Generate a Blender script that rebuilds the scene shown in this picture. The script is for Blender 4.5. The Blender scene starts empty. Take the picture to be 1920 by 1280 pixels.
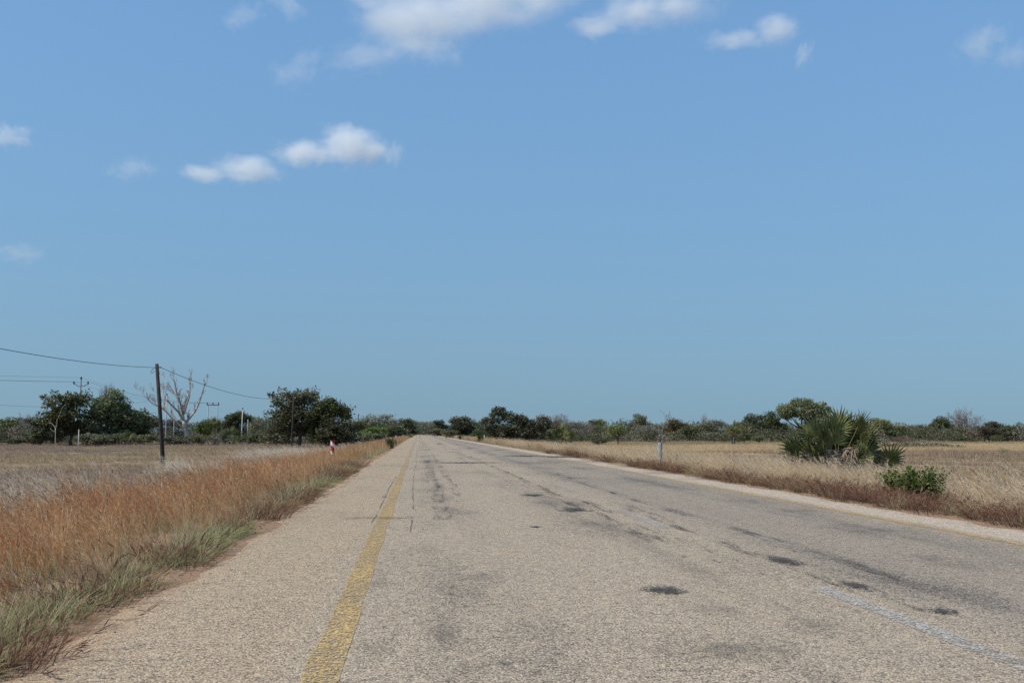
import bpy, math, random
import numpy as np
from mathutils import Vector, Matrix, Quaternion

# ------------------------------------------------------------------ camera, sky, sun, exposure
sc = bpy.context.scene
COL = sc.collection
CAM_H, F_PX, HOR, VPX = 1.3, 2000.0, 811.0, 785.0       # photograph is 1920 x 1280
PITCH = math.atan((HOR - 640) / F_PX)
YAW = math.atan((960 - VPX) / F_PX * math.cos(PITCH))
cam_data = bpy.data.cameras.new('camera')
cam = bpy.data.objects.new('camera', cam_data)
COL.objects.link(cam)
cam.location = (0, 0, CAM_H)
cam.rotation_euler = (math.pi / 2 + PITCH, 0, -YAW)
cam_data.sensor_width = 36
cam_data.lens = F_PX / 1920 * 36
cam_data.clip_start, cam_data.clip_end = 0.05, 30000
sc.camera = cam

SUN_AZ, SUN_EL = math.radians(-100), math.radians(49)     # azimuth from +Y towards +X
world = bpy.data.worlds.new('World')
sc.world = world
world.use_nodes = True
wn = world.node_tree
bg = wn.nodes['Background']
sky = wn.nodes.new('ShaderNodeTexSky')
sky.sky_type = 'NISHITA'
sky.sun_disc = False
sky.sun_elevation, sky.sun_rotation = SUN_EL, SUN_AZ
sky.air_density, sky.dust_density, sky.ozone_density, sky.altitude = 1.6, 1.0, 1.0, 0
tc = wn.nodes.new('ShaderNodeTexCoord')
vm = wn.nodes.new('ShaderNodeVectorMath'); vm.operation = 'MULTIPLY_ADD'
vm.inputs[1].default_value = (1, 1, 0.55); vm.inputs[2].default_value = (0, 0, 0.03)
wn.links.new(tc.outputs['Generated'], vm.inputs[0])
wn.links.new(vm.outputs[0], sky.inputs[0])
tint = wn.nodes.new('ShaderNodeMix'); tint.data_type = 'RGBA'; tint.blend_type = 'MULTIPLY'
tint.inputs[0].default_value = 1
tint.inputs[7].default_value = (0.49, 0.845, 1.39, 1)
gam = wn.nodes.new('ShaderNodeGamma'); gam.inputs[1].default_value = 0.5       # evens out the glare towards the horizon
wn.links.new(sky.outputs[0], gam.inputs[0])
wn.links.new(gam.outputs[0], tint.inputs[6])
wn.links.new(tint.outputs[2], bg.inputs[0])
bg.inputs[1].default_value = 0.15

S = Vector((math.sin(SUN_AZ) * math.cos(SUN_EL), math.cos(SUN_AZ) * math.cos(SUN_EL), math.sin(SUN_EL)))
sun_data = bpy.data.lights.new('sun', 'SUN')
sun_data.energy, sun_data.angle, sun_data.color = 3.6, math.radians(0.53), (1, 0.945, 0.85)
sun = bpy.data.objects.new('sun', sun_data)
sun.rotation_euler = S.to_track_quat('Z', 'Y').to_euler()
COL.objects.link(sun)

sc.view_settings.view_transform = 'Standard'
sc.view_settings.look = 'None'
sc.view_settings.exposure = 0.45
sc.view_settings.gamma = 1
sc.render.engine = 'CYCLES'
sc.cycles.use_denoising = True
sc.cycles.denoising_prefilter = 'NONE'
sc.cycles.max_bounces = 6
sc.cycles.diffuse_bounces = 3
sc.cycles.transparent_max_bounces = 12
sc.cycles.volume_bounces = 6
sc.cycles.sample_clamp_indirect = 4

# ------------------------------------------------------------------ helpers
def obj(name, mesh, parent=None, mat=None):
    o = bpy.data.objects.new(name, mesh)
    COL.objects.link(o)
    if parent: o.parent = parent
    if mat and mesh and not mesh.materials: mesh.materials.append(mat)
    return o
def tag(o, label=None, cat=None, group=None, kind=None):
    for k, v in (('label', label), ('category', cat), ('group', group), ('kind', kind)):
        if v: o[k] = v
    return o
def empty(name, loc, label, cat, group=None, rz=0):
    o = bpy.data.objects.new(name, None)
    COL.objects.link(o)
    o.location = loc; o.rotation_euler[2] = rz; o.empty_display_size = 0.2
    return tag(o, label, cat, group)
def mesh_np(name, verts, faces, smooth=False):
    """faces: (n,3) or (n,4) array"""
    verts = np.asarray(verts, np.float32); faces = np.asarray(faces, np.int32)
    me = bpy.data.meshes.new(name)
    me.vertices.add(len(verts)); me.vertices.foreach_set('co', verts.ravel())
    n, k = faces.shape
    me.loops.add(n * k); me.loops.foreach_set('vertex_index', faces.ravel())
    me.polygons.add(n)
    me.polygons.foreach_set('loop_start', np.arange(0, n * k, k, dtype=np.int32))
    try: me.polygons.foreach_set('loop_total', np.full(n, k, np.int32))
    except Exception: pass
    if smooth: me.polygons.foreach_set('use_smooth', np.ones(n, bool))
    me.update(calc_edges=True)
    return me
def attr(me, name, vals, typ='FLOAT', dom='POINT'):
    a = me.attributes.new(name, typ, dom)
    v = np.asarray(vals)
    a.data.foreach_set('vector' if typ == 'FLOAT_VECTOR' else 'value', v.ravel())
CAM_R = cam.rotation_euler.to_matrix()
def ray(x, y):
    return CAM_R @ Vector(((x - 960) / F_PX, (640 - y) / F_PX, -1))
def px_ground(x, y, z=0.0):
    """world point at height z seen at photograph pixel x, y"""
    v = ray(x, y); return Vector((0, 0, CAM_H)) + v * ((z - CAM_H) / v.z)
def px_at(x, y, d):
    """world point d metres ahead along the road's direction, seen at photograph pixel x, y"""
    v = ray(x, y); return Vector((0, 0, CAM_H)) + v * (d / v.y)
def PX(x, d): return px_at(x, HOR, d).x

# smooth value noise for terrain and density
_rng = np.random.default_rng(7)
_tab = _rng.random((256, 256))
def vnoise(x, y):
    x = np.asarray(x, float); y = np.asarray(y, float)
    xi = np.floor(x).astype(int); yi = np.floor(y).astype(int)
    fx = x - xi; fy = y - yi
    fx = fx * fx * (3 - 2 * fx); fy = fy * fy * (3 - 2 * fy)
    g = lambda a, b: _tab[a % 256, b % 256]
    return (g(xi, yi) * (1 - fx) + g(xi + 1, yi) * fx) * (1 - fy) + (g(xi, yi + 1) * (1 - fx) + g(xi + 1, yi + 1) * fx) * fy
def sstep(a, b, x):
    t = np.clip((np.asarray(x, float) - a) / (b - a), 0, 1)
    return t * t * (3 - 2 * t)
XL, XR = -2.12, 8.15                    # edges of the sealed road
def gz(x, y):
    x = np.asarray(x, float); y = np.asarray(y, float)
    l = sstep(XL - 0.3, XL - 5.6, x); r = sstep(XR + 0.3, XR + 5.5, x)
    u = (vnoise(x / 9 + 40, y / 9) - 0.5) * 0.22 + (vnoise(x / 2.3, y / 2.3 + 9) - 0.5) * 0.07
    return -0.8 * l - 0.6 * r + u * np.maximum(l, r)
def gzf(x, y): return float(gz(x, y))

# ------------------------------------------------------------------ node helpers
class NT:
    def __init__(s, name):
        s.m = bpy.data.materials.new(name); s.m.use_nodes = True
        s.t = s.m.node_tree; s.b = s.t.nodes['Principled BSDF']; s.o = s.t.nodes['Material Output']
        s.b.inputs['Specular IOR Level'].default_value = 0.2
        s.b.inputs['Roughness'].default_value = 0.85
    def n(s, t, **k):
        q = s.t.nodes.new(t)
        for a, b in k.items(): setattr(q, a, b)
        return q
    def l(s, a, b): s.t.links.new(a, b); return b
    def val(s, x, sock):
        if hasattr(x, 'links') or hasattr(x, 'is_linked'): s.l(x, sock)
        else: sock.default_value = x
    def math(s, op, a, b=0.0, c=None, clamp=False):
        q = s.n('ShaderNodeMath', operation=op, use_clamp=clamp)
        s.val(a, q.inputs[0]); s.val(b, q.inputs[1])
        if c is not None: s.val(c, q.inputs[2])
        return q.outputs[0]
    def mix(s, f, a, b, mode='MIX'):
        q = s.n('ShaderNodeMix', data_type='RGBA', blend_type=mode)
        s.val(f, q.inputs[0])
        for x, i in ((a, 6), (b, 7)):
            if isinstance(x, tuple): q.inputs[i].default_value = (*x[:3], 1)
            else: s.l(x, q.inputs[i])
        return q.outputs[2]
    def pos(s):
        return s.n('ShaderNodeNewGeometry').outputs['Position']
    def xyz(s, v):
        q = s.n('ShaderNodeSeparateXYZ'); s.l(v, q.inputs[0]); return q.outputs
    def mapv(s, v, scale=(1, 1, 1), loc=(0, 0, 0)):
        q = s.n('ShaderNodeMapping'); s.l(v, q.inputs[0])
        q.inputs['Scale'].default_value = scale; q.inputs['Location'].default_value = loc
        return q.outputs[0]
    def noise(s, v, scale, detail=3, rough=0.55, dist=0.0):
        q = s.n('ShaderNodeTexNoise'); s.l(v, q.inputs['Vector'])
        q.inputs['Scale'].default_value = scale; q.inputs['Detail'].default_value = detail
        q.inputs['Roughness'].default_value = rough; q.inputs['Distortion'].default_value = dist
        return q.outputs['Fac']
    def voro(s, v, scale, out='Color', feature='F1'):
        q = s.n('ShaderNodeTexVoronoi', feature=feature); s.l(v, q.inputs['Vector'])
        q.inputs['Scale'].default_value = scale
        return q.outputs[out]
    def ramp(s, f, *st):
        q = s.n('ShaderNodeValToRGB'); s.l(f, q.inputs[0])
        e = q.color_ramp.elements
        while len(e) < len(st): e.new(0.5)
        for i, (p, c) in enumerate(st):
            e[i].position = p; e[i].color = (*c, 1) if isinstance(c, tuple) else (c, c, c, 1)
        return q.outputs[0]
    def smooth(s, f, a, b, lo=0.0, hi=1.0):
        q = s.n('ShaderNodeMapRange', interpolation_type='SMOOTHSTEP'); s.val(f, q.inputs[0])
        q.inputs[1].default_value = a; q.inputs[2].default_value = b
        q.inputs[3].default_value = lo; q.inputs[4].default_value = hi
        return q.outputs[0]
    def attr(s, name, typ='GEOMETRY', out='Fac'):
        q = s.n('ShaderNodeAttribute', attribute_type=typ, attribute_name=name); return q.outputs[out]
    def color(s, c):
        if isinstance(c, tuple): s.b.inputs['Base Color'].default_value = (*c, 1)
        else: s.l(c, s.b.inputs['Base Color'])
    def bump(s, h, strength=0.5, dist=0.02):
        q = s.n('ShaderNodeBump'); q.inputs['Strength'].default_value = strength; q.inputs['Distance'].default_value = dist
        s.l(h, q.inputs['Height']); s.l(q.outputs[0], s.b.inputs['Normal'])
    def alpha(s, a):
        tr = s.n('ShaderNodeBsdfTransparent'); mx = s.n('ShaderNodeMixShader')
        s.l(a, mx.inputs[0]); s.l(tr.outputs[0], mx.inputs[1]); s.l(s.b.outputs[0], mx.inputs[2])
        s.l(mx.outputs[0], s.o.inputs['Surface'])

def simple_mat(name, col, rough=0.8, var=0.25, scale=6.0, metal=0.0, bump=0.0):
    q = NT(name); p = q.n('ShaderNodeTexCoord').outputs['Object']
    f = q.noise(p, scale, 4, 0.6)
    d = tuple(c * (1 - var) for c in col); u = tuple(min(1, c * (1 + var)) for c in col)
    q.color(q.mix(q.smooth(f, 0.3, 0.7), d, u))
    q.b.inputs['Roughness'].default_value = rough; q.b.inputs['Metallic'].default_value = metal
    if bump: q.bump(f, bump)
    return q.m

# ------------------------------------------------------------------ ground
def axis(segs):
    out = []
    for a, b, st in segs: out.extend(np.arange(a, b, st))
    out.append(segs[-1][1]); return np.array(out)
gx = axis([(-4000, -1000, 500), (-1000, -200, 80), (-200, -40, 8), (-40, -10, 1.2), (-10, -2, 0.25), (-2, 8, 1.25), (8, 16, 0.25), (16, 50, 1.2), (50, 220, 8), (220, 1000, 80), (1000, 4000, 500)])
gy = axis([(-300, -20, 40), (-20, 2, 1), (2, 40, 0.5), (40, 120, 1.5), (120, 300, 6), (300, 1000, 40), (1000, 7000, 500)])
GX, GY = np.meshgrid(gx, gy, indexing='ij')
GZ = gz(GX, GY)
V = np.stack([GX, GY, GZ], -1).reshape(-1, 3)
ni, nj = GX.shape
I = np.arange(ni * nj).reshape(ni, nj)
Fq = np.stack([I[:-1, :-1], I[1:, :-1], I[1:, 1:], I[:-1, 1:]], -1).reshape(-1, 4)
q = NT('dry_field_soil')
P = q.pos(); X, Y, Z = q.xyz(P)
n1 = q.noise(q.mapv(P, (0.03, 0.085, 1)), 1.0, 4, 0.6)
n2 = q.noise(q.mapv(P, (0.1, 0.22, 1), (30, 7, 0)), 1.0, 4, 0.65)
n3 = q.noise(P, 3.0, 5, 0.7)
mauve = q.mix(n3, (0.21, 0.15, 0.11), (0.36, 0.26, 0.185))
straw = q.mix(n3, (0.36, 0.25, 0.12), (0.50, 0.36, 0.18))
olive = q.mix(n3, (0.17, 0.135, 0.06), (0.29, 0.23, 0.105))
c = q.mix(q.math('MULTIPLY', q.smooth(n2, 0.45, 0.62), 0.6), mauve, olive)
right = q.smooth(X, 8, 14)
band = q.math('MULTIPLY', q.smooth(q.math('ADD', Y, q.math('MULTIPLY', n2, 60.0)), 100, 135), q.smooth(q.math('ADD', Y, q.math('MULTIPLY', n1, 60.0)), 190, 160))
c = q.mix(q.math('MULTIPLY', band, right), c, straw)
c = q.mix(q.math('MULTIPLY', q.smooth(n1, 0.52, 0.66), q.math('MULTIPLY_ADD', right, 0.5, 0.25)), c, straw)
litter = q.mix(n3, (0.07, 0.06, 0.04), (0.17, 0.14, 0.09))
c = q.mix(q.smooth(q.math('ADD', Y, q.math('MULTIPLY', n2, 24.0)), 180, 198), c, litter)
soil = q.mix(n3, (0.17, 0.095, 0.055), (0.34, 0.225, 0.145))
edge = q.math('MAXIMUM', q.smooth(q.math('ADD', X, q.math('MULTIPLY', n3, 0.8)), XL - 1.6, XL + 0.1), 0.0)
edge = q.math('MULTIPLY', edge, q.smooth(q.math('SUBTRACT', X, q.math('MULTIPLY', n3, 0.8)), XR + 1.6, XR - 0.1))
c = q.mix(edge, c, soil)
q.color(c); q.bump(n3, 0.6, 0.08)
q.b.inputs['Specular IOR Level'].default_value = 0.05
ground = obj('ground', mesh_np('ground', V, Fq, True), None, q.m)
tag(ground, 'flat dry grassland stretching away on both sides of the road', 'ground', None, 'structure')

# ------------------------------------------------------------------ road
def stones(q, P, fine=70.0):
    """crushed-stone chippings in dark binder: returns colour factor, height, dark specks"""
    cell = q.voro(P, fine, 'Color'); dist = q.voro(P, fine, 'Distance')
    sep = q.n('ShaderNodeSeparateColor'); q.l(cell, sep.inputs[0])
    return sep.outputs[0], sep.outputs[1], dist
ry = axis([(-30, 0, 1.0), (0, 30, 0.2), (30, 90, 0.5), (90, 240, 2), (240, 612, 10)])
rx_t = np.linspace(0, 1, 36)
eL = XL - 0.10 + (vnoise(ry / 0.9, 3.3) - 0.5) * 0.26 + (vnoise(ry / 0.25, 8.3) - 0.5) * 0.12 + (vnoise(ry / 6, 1.3) - 0.5) * 0.16
eL = eL - 0.2 * (1 - sstep(5, 12, ry))
eR = XR + 0.06 + (vnoise(ry / 0.9, 13.3) - 0.5) * 0.26 + (vnoise(ry / 0.25, 18.3) - 0.5) * 0.12 + (vnoise(ry / 6, 11.3) - 0.5) * 0.22
RX = eL[:, None] * (1 - rx_t) + eR[:, None] * rx_t
RY = np.repeat(ry[:, None], len(rx_t), 1)
RZ = 0.014 + (vnoise(RX / 1.4, RY / 3) - 0.5) * 0.012
RZ[:, 0] = RZ[:, -1] = -0.03
V = np.stack([RX, RY, RZ], -1).reshape(-1, 3)
ni, nj = RX.shape
I = np.arange(ni * nj).reshape(ni, nj)
Fq = np.stack([I[:-1, :-1], I[:-1, 1:], I[1:, 1:], I[1:, :-1]], -1).reshape(-1, 4)
q = NT('worn_chip_seal')
P = q.pos(); X, Y, Z = q.xyz(P)
r1, r2, dist = stones(q, P, 95.0)
b1, b2, bd = stones(q, P, 24.0)
big = q.noise(q.mapv(P, (0.55, 0.16, 1)), 1.0, 5, 0.62)
med = q.noise(q.mapv(P, (1.6, 0.8, 1), (5, 3, 0)), 1.0, 5, 0.65)
grit = q.noise(P, 9.0, 4, 0.7)
tan_ = q.ramp(r1, (0.0, (0.13, 0.104, 0.078)), (0.35, (0.298, 0.236, 0.166)), (0.75, (0.40, 0.322, 0.23)), (1.0, (0.55, 0.452, 0.33)))
grey = q.ramp(r1, (0.0, (0.11, 0.092, 0.074)), (0.4, (0.225, 0.186, 0.144)), (0.8, (0.30, 0.25, 0.195)), (1.0, (0.42, 0.355, 0.28)))
pale = q.ramp(r1, (0.0, (0.22, 0.17, 0.12)), (0.4, (0.40, 0.32, 0.235)), (1.0, (0.60, 0.50, 0.385)))
wob = q.math('MULTIPLY_ADD', med, 0.9, -0.45)
Xw = q.math('ADD', X, wob)
lane_r = q.math('MULTIPLY', q.smooth(Xw, 3.2, 4.4), q.smooth(Xw, 7.2, 6.6))
c = q.mix(q.math('MULTIPLY', lane_r, 0.7), tan_, grey)
shR = q.smooth(q.math('ADD', X, q.math('MULTIPLY', wob, 0.25)), 7.0, 7.25)
c = q.mix(shR, c, pale)
shL = q.smooth(X, -0.5, -0.9)
c = q.mix(q.math('MULTIPLY', shL, 0.35), c, q.mix(1.0, tan_, (1.12, 1.0, 0.82), 'MULTIPLY'))
# wheel paths polished darker, worn binder showing in blotches
def track(x0, w): return q.smooth(q.math('ABSOLUTE', q.math('SUBTRACT', Xw, x0)), w, 0.0)
tr = q.math('ADD', q.math('ADD', track(0.45, 0.75), track(2.5, 0.8)), q.math('ADD', track(4.3, 0.6), track(6.0, 0.6)))
streak = q.math('MULTIPLY', q.smooth(q.noise(q.mapv(P, (2.4, 0.055, 1), (3, 8, 0)), 1.0, 5, 0.6), 0.42, 0.72), tr, clamp=True)
dark = q.math('MULTIPLY', q.smooth(big, 0.44, 0.75), q.math('MULTIPLY_ADD', tr, 0.42, 0.22), clamp=True)
pit = q.smooth(q.math('ADD', r2, q.math('ADD', q.math('MULTIPLY', dark, 0.8), q.math('MULTIPLY_ADD', grit, 0.9, -0.45))), 0.80, 1.02)
pit2 = q.smooth(q.math('ADD', b2, q.math('MULTIPLY_ADD', dark, 0.5, q.math('MULTIPLY_ADD', grit, 1.2, -0.6))), 0.92, 1.15)
c = q.mix(q.math('MULTIPLY', streak, 0.42), c, (0.12, 0.105, 0.095))
c = q.mix(q.math('MULTIPLY', dark, 0.30), c, (0.11, 0.10, 0.095))
c = q.mix(q.math('MULTIPLY', pit, 0.76), c, (0.055, 0.05, 0.047))
c = q.mix(q.math('MULTIPLY', pit2, 0.45), c, (0.07, 0.062, 0.056))
c = q.mix(q.smooth(med, 0.55, 0.75, 0, 0.3), c, q.mix(1.0, c, (1.18, 1.1, 0.98), 'MULTIPLY'))
# sand washed on to both edges
ed = q.math('MAXIMUM', q.smooth(q.math('ADD', X, q.math('MULTIPLY', grit, 0.6)), XL + 0.75, XL + 0.15), q.smooth(q.math('SUBTRACT', X, q.math('MULTIPLY', grit, 0.6)), XR - 0.7, XR - 0.1))
c = q.mix(q.math('MULTIPLY', ed, 0.55), c, (0.36, 0.22, 0.12))
q.color(c)
hh = q.math('ADD', q.math('MULTIPLY', dist, -1.0), q.math('MULTIPLY', pit, -1.0))
q.bump(hh, 0.5, 0.010)
q.b.inputs['Roughness'].default_value = 0.9; q.b.inputs['Specular IOR Level'].default_value = 0.12
road = obj('road', mesh_np('road', V, Fq, True), None, q.m)
tag(road, 'straight worn chip-seal road running to the horizon', 'road', None, 'structure')

def strip(name, x0, x1, y0, y1, z, mat, wob=0.012, step=0.25, parent=None, seed=0.0):
    n = max(2, int((y1 - y0) / step)); ys = np.linspace(y0, y1, n + 1)
    a = x0 + (vnoise(ys / 0.7, seed + 2.2) - 0.5) * 2 * wob + (vnoise(ys / 9, seed + 5.2) - 0.5) * 0.06
    b = x1 + (vnoise(ys / 0.7, seed + (2.2 if name == 'crack' else 7.2)) - 0.5) * 2 * wob + (vnoise(ys / 9, seed + 5.2) - 0.5) * 0.06
    xs = np.stack([a, (a + b) / 2, b], 1)
    zz = 0.014 + (vnoise(xs / 1.4, np.repeat(ys[:, None], 3, 1) / 3) - 0.5) * 0.012 + z
    V = np.stack([xs, np.repeat(ys[:, None], 3, 1), zz], -1).reshape(-1, 3)
    I = np.arange((n + 1) * 3).reshape(n + 1, 3)
    Fq = np.stack([I[:-1, :-1], I[:-1, 1:], I[1:, 1:], I[1:, :-1]], -1).reshape(-1, 4)
    return obj(name, mesh_np(name, V, Fq, True), parent, mat)
def paint(name, ca, cb, thr, fade=None):
    q = NT(name); P = q.pos(); X, Y, Z = q.xyz(P)
    r1, r2, d = stones(q, P, 62.0)
    g = q.noise(P, 9.0, 4, 0.7); w = q.noise(q.mapv(P, (1.5, 0.45, 1)), 1.0, 4, 0.65)
    q.color(q.mix(q.smooth(r1, 0.0, 1.0), ca, cb))
    a = q.math('ADD', q.math('MULTIPLY', r2, 0.55), q.math('ADD', q.math('MULTIPLY', g, 0.9), q.math('MULTIPLY', w, 0.9)))
    a = q.smooth(a, thr + 0.22, thr - 0.22)
    if fade: a = q.math('MULTIPLY', a, q.smooth(Y, fade[0], fade[1], 1.0, fade[2]))
    q.alpha(a); q.bump(q.math('MULTIPLY', d, -1.0), 0.6, 0.01)
    return q.m
yel = paint('worn_yellow_paint', (0.33, 0.225, 0.09), (0.51, 0.36, 0.165), 1.20, (14, 60, 0.42))
yel2 = paint('faded_yellow_paint', (0.33, 0.21, 0.08), (0.48, 0.33, 0.13), 1.30, (14, 60, 0.5))
whi = paint('worn_white_paint', (0.27, 0.245, 0.21), (0.43, 0.39, 0.34), 1.26, (9, 40, 0.28))
strip('edge_line', -0.62, -0.42, -20, 300, 0.004, yel, 0.015, 0.25, road, 0)
strip('edge_line', 6.86, 7.0, -20, 300, 0.004, yel2, 0.012, 0.25, road, 30)
for k in range(-2, 14):
    y0 = 5.4 + 9.0 * k
    strip('centre_dash', 3.26, 3.43, y0, y0 + 3.4, 0.004, whi, 0.012, 0.2, road, 50 + k)
# crack along the inner side of the yellow line, and sealant beside it
q = NT('crack_tar'); P = q.pos(); q.color((0.05, 0.046, 0.043))
a = q.smooth(q.noise(q.mapv(P, (2.5, 0.5, 1)), 1.0, 6, 0.75), 0.40, 0.56)
q.alpha(q.math('MULTIPLY', a, 0.5)); crackm = q.m
strip('crack', -0.125, -0.105, 14, 75, 0.0045, crackm, 0.006, 0.12, road, 70)
strip('crack', -0.665, -0.645, 15.5, 32, 0.0045, crackm, 0.012, 0.12, road, 74)

# bleeding tar in long broken streaks beside the centre line and in the wheel paths
q = NT('streaked_tar'); P = q.pos(); X, Y, Z = q.xyz(P)
r1, r2, d_ = stones(q, P, 95.0)
q.color(q.mix(r1, (0.035, 0.033, 0.031), (0.085, 0.08, 0.075)))
g = q.math('ADD', q.math('MULTIPLY', q.noise(q.mapv(P, (5.0, 0.55, 1)), 1.0, 6, 0.7), 1.0), q.math('MULTIPLY_ADD', r2, 0.22, -0.11))
q.alpha(q.math('MULTIPLY', q.smooth(g, 0.55, 0.68), 0.85)); q.bump(q.math('MULTIPLY', d_, -1.0), 0.4, 0.01); streakm = q.m
for k, (x0, x1, y0, y1) in enumerate([(3.02, 3.24, 9.5, 21), (3.45, 3.72, 7.5, 20), (2.72, 2.95, 11, 60), (0.22, 0.52, 16, 50), (4.1, 4.35, 8, 34), (0.75, 0.9, 20, 70)]):
    strip('tar_streak', x0, x1, y0, y1, 0.0062 + 0.0007 * k, streakm, 0.05, 0.2, road, 90 + 5 * k)
# tar patches, stains and dark marks
def disc_mesh():
    vs = [(0, 0, 0)]; rr = [0.0]; fs = []
    R, N = 6, 28
    for i in range(1, R + 1):
        for j in range(N):
            t = 2 * math.pi * j / N
            vs.append((i / R * math.cos(t), i / R * math.sin(t), 0)); rr.append(i / R)
    for j in range(N): fs.append((0, 1 + j, 1 + (j + 1) % N))
    for i in range(R - 1):
        for j in range(N):
            a = 1 + i * N + j; b = 1 + i * N + (j + 1) % N; c = a + N; d = b + N
            fs.append((a, c, d)); fs.append((a, d, b))
    me = mesh_np('patch', vs, fs); attr(me, 'r', rr); return me
def patch_mat(name, col, dens, soft=0.35):
    q = NT(name); P = q.pos()
    r1, r2, d = stones(q, P, 62.0)
    g = q.noise(q.mapv(P, (3.6, 2.0, 1)), 1.0, 7, 0.72)
    q.color(q.mix(r1, tuple(c * 0.6 for c in col), tuple(c * 1.5 for c in col)))
    a = q.math('ADD', q.math('MULTIPLY_ADD', q.attr('r'), -1.0, 1.0), q.math('ADD', q.math('MULTIPLY_ADD', g, 3.8, -2.0), q.math('MULTIPLY_ADD', r2, 0.9, -0.45)))
    q.alpha(q.math('MULTIPLY', q.smooth(a, 0.25, 0.25 + soft), dens)); q.bump(q.math('MULTIPLY', d, -1.0), 0.5, 0.01)
    return q.m
pm = {'strong': patch_mat('dark_mark', (0.05, 0.047, 0.045), 0.9, 0.28),
      'faint': patch_mat('faint_mark', (0.075, 0.07, 0.066), 0.30, 1.0),
      'brown': patch_mat('brown_stain', (0.24, 0.165, 0.09), 0.55, 0.5)}
base_disc = disc_mesh()
pmesh = {}
for k, m in pm.items():
    pmesh[k] = base_disc.copy(); pmesh[k].materials.append(m)
PATCH = [('strong', 1235, 1110, 125, 30), ('strong', 1077, 958, 85, 17), ('strong', 997, 930, 60, 8), ('faint', 1180, 950, 70, 18),  # first entry is a pothole: flat dark colour in place of a hollow
         
         ('strong', 1470, 1055, 80, 34), ('strong', 1600, 1104, 100, 34), ('strong', 1765, 1152, 90, 24),
         ('faint', 820, 915, 70, 24), ('faint', 800, 893, 50, 30), ('faint', 830, 935, 80, 22), ('strong', 870, 868, 150, 5), ('faint', 930, 868, 120, 8), ('faint', 1010, 868, 130, 8),
         ('strong', 985, 855, 120, 5), ('strong', 1050, 857, 100, 7), ('faint', 1100, 866, 130, 12), ('faint', 1170, 876, 130, 10), ('faint', 1240, 888, 150, 12), ('faint', 1310, 899, 150, 12),  # first two: thin dark lines reaching the right road edge
         ('faint', 1340, 1225, 420, 90), ('faint', 1520, 1180, 240, 60), ('faint', 1300, 1075, 140, 40), ('faint', 1330, 1150, 220, 40), ('faint', 1120, 985, 140, 30), ('faint', 830, 1200, 160, 130),
         ('faint', 900, 1090, 120, 50), ('faint', 720, 1090, 60, 60), ('strong', 1005, 990, 30, 6), ('brown', 715, 972, 220, 9), ('brown', 640, 905, 60, 10), ('strong', 720, 933, 16, 4),
         ('faint', 1620, 1000, 300, 46), ('faint', 1780, 1060, 260, 60), ('faint', 1500, 960, 240, 24), ('faint', 800, 868, 40, 9), ('faint', 900, 1255, 260, 60), ('faint', 700, 1230, 140, 60),
         ('strong', 824, 832, 14, 3), ('faint', 860, 842, 60, 4), ('faint', 900, 850, 60, 4), ('faint', 180, 1180, 170, 30), ('faint', 430, 1010, 140, 20)]  # last two: faint dark marks at the left road edge
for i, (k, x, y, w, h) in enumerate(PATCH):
    w *= 0.85; h *= 0.65 if k == 'strong' else 0.85
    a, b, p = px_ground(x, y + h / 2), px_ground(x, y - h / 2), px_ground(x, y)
    o = obj('dark_patch' if k != 'brown' else 'stain', pmesh[k], road)
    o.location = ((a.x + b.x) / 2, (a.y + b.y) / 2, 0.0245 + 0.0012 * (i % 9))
    o.scale = (w / 2 * p.y / F_PX, max(0.05, (b.y - a.y) / 2), 1)

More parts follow.
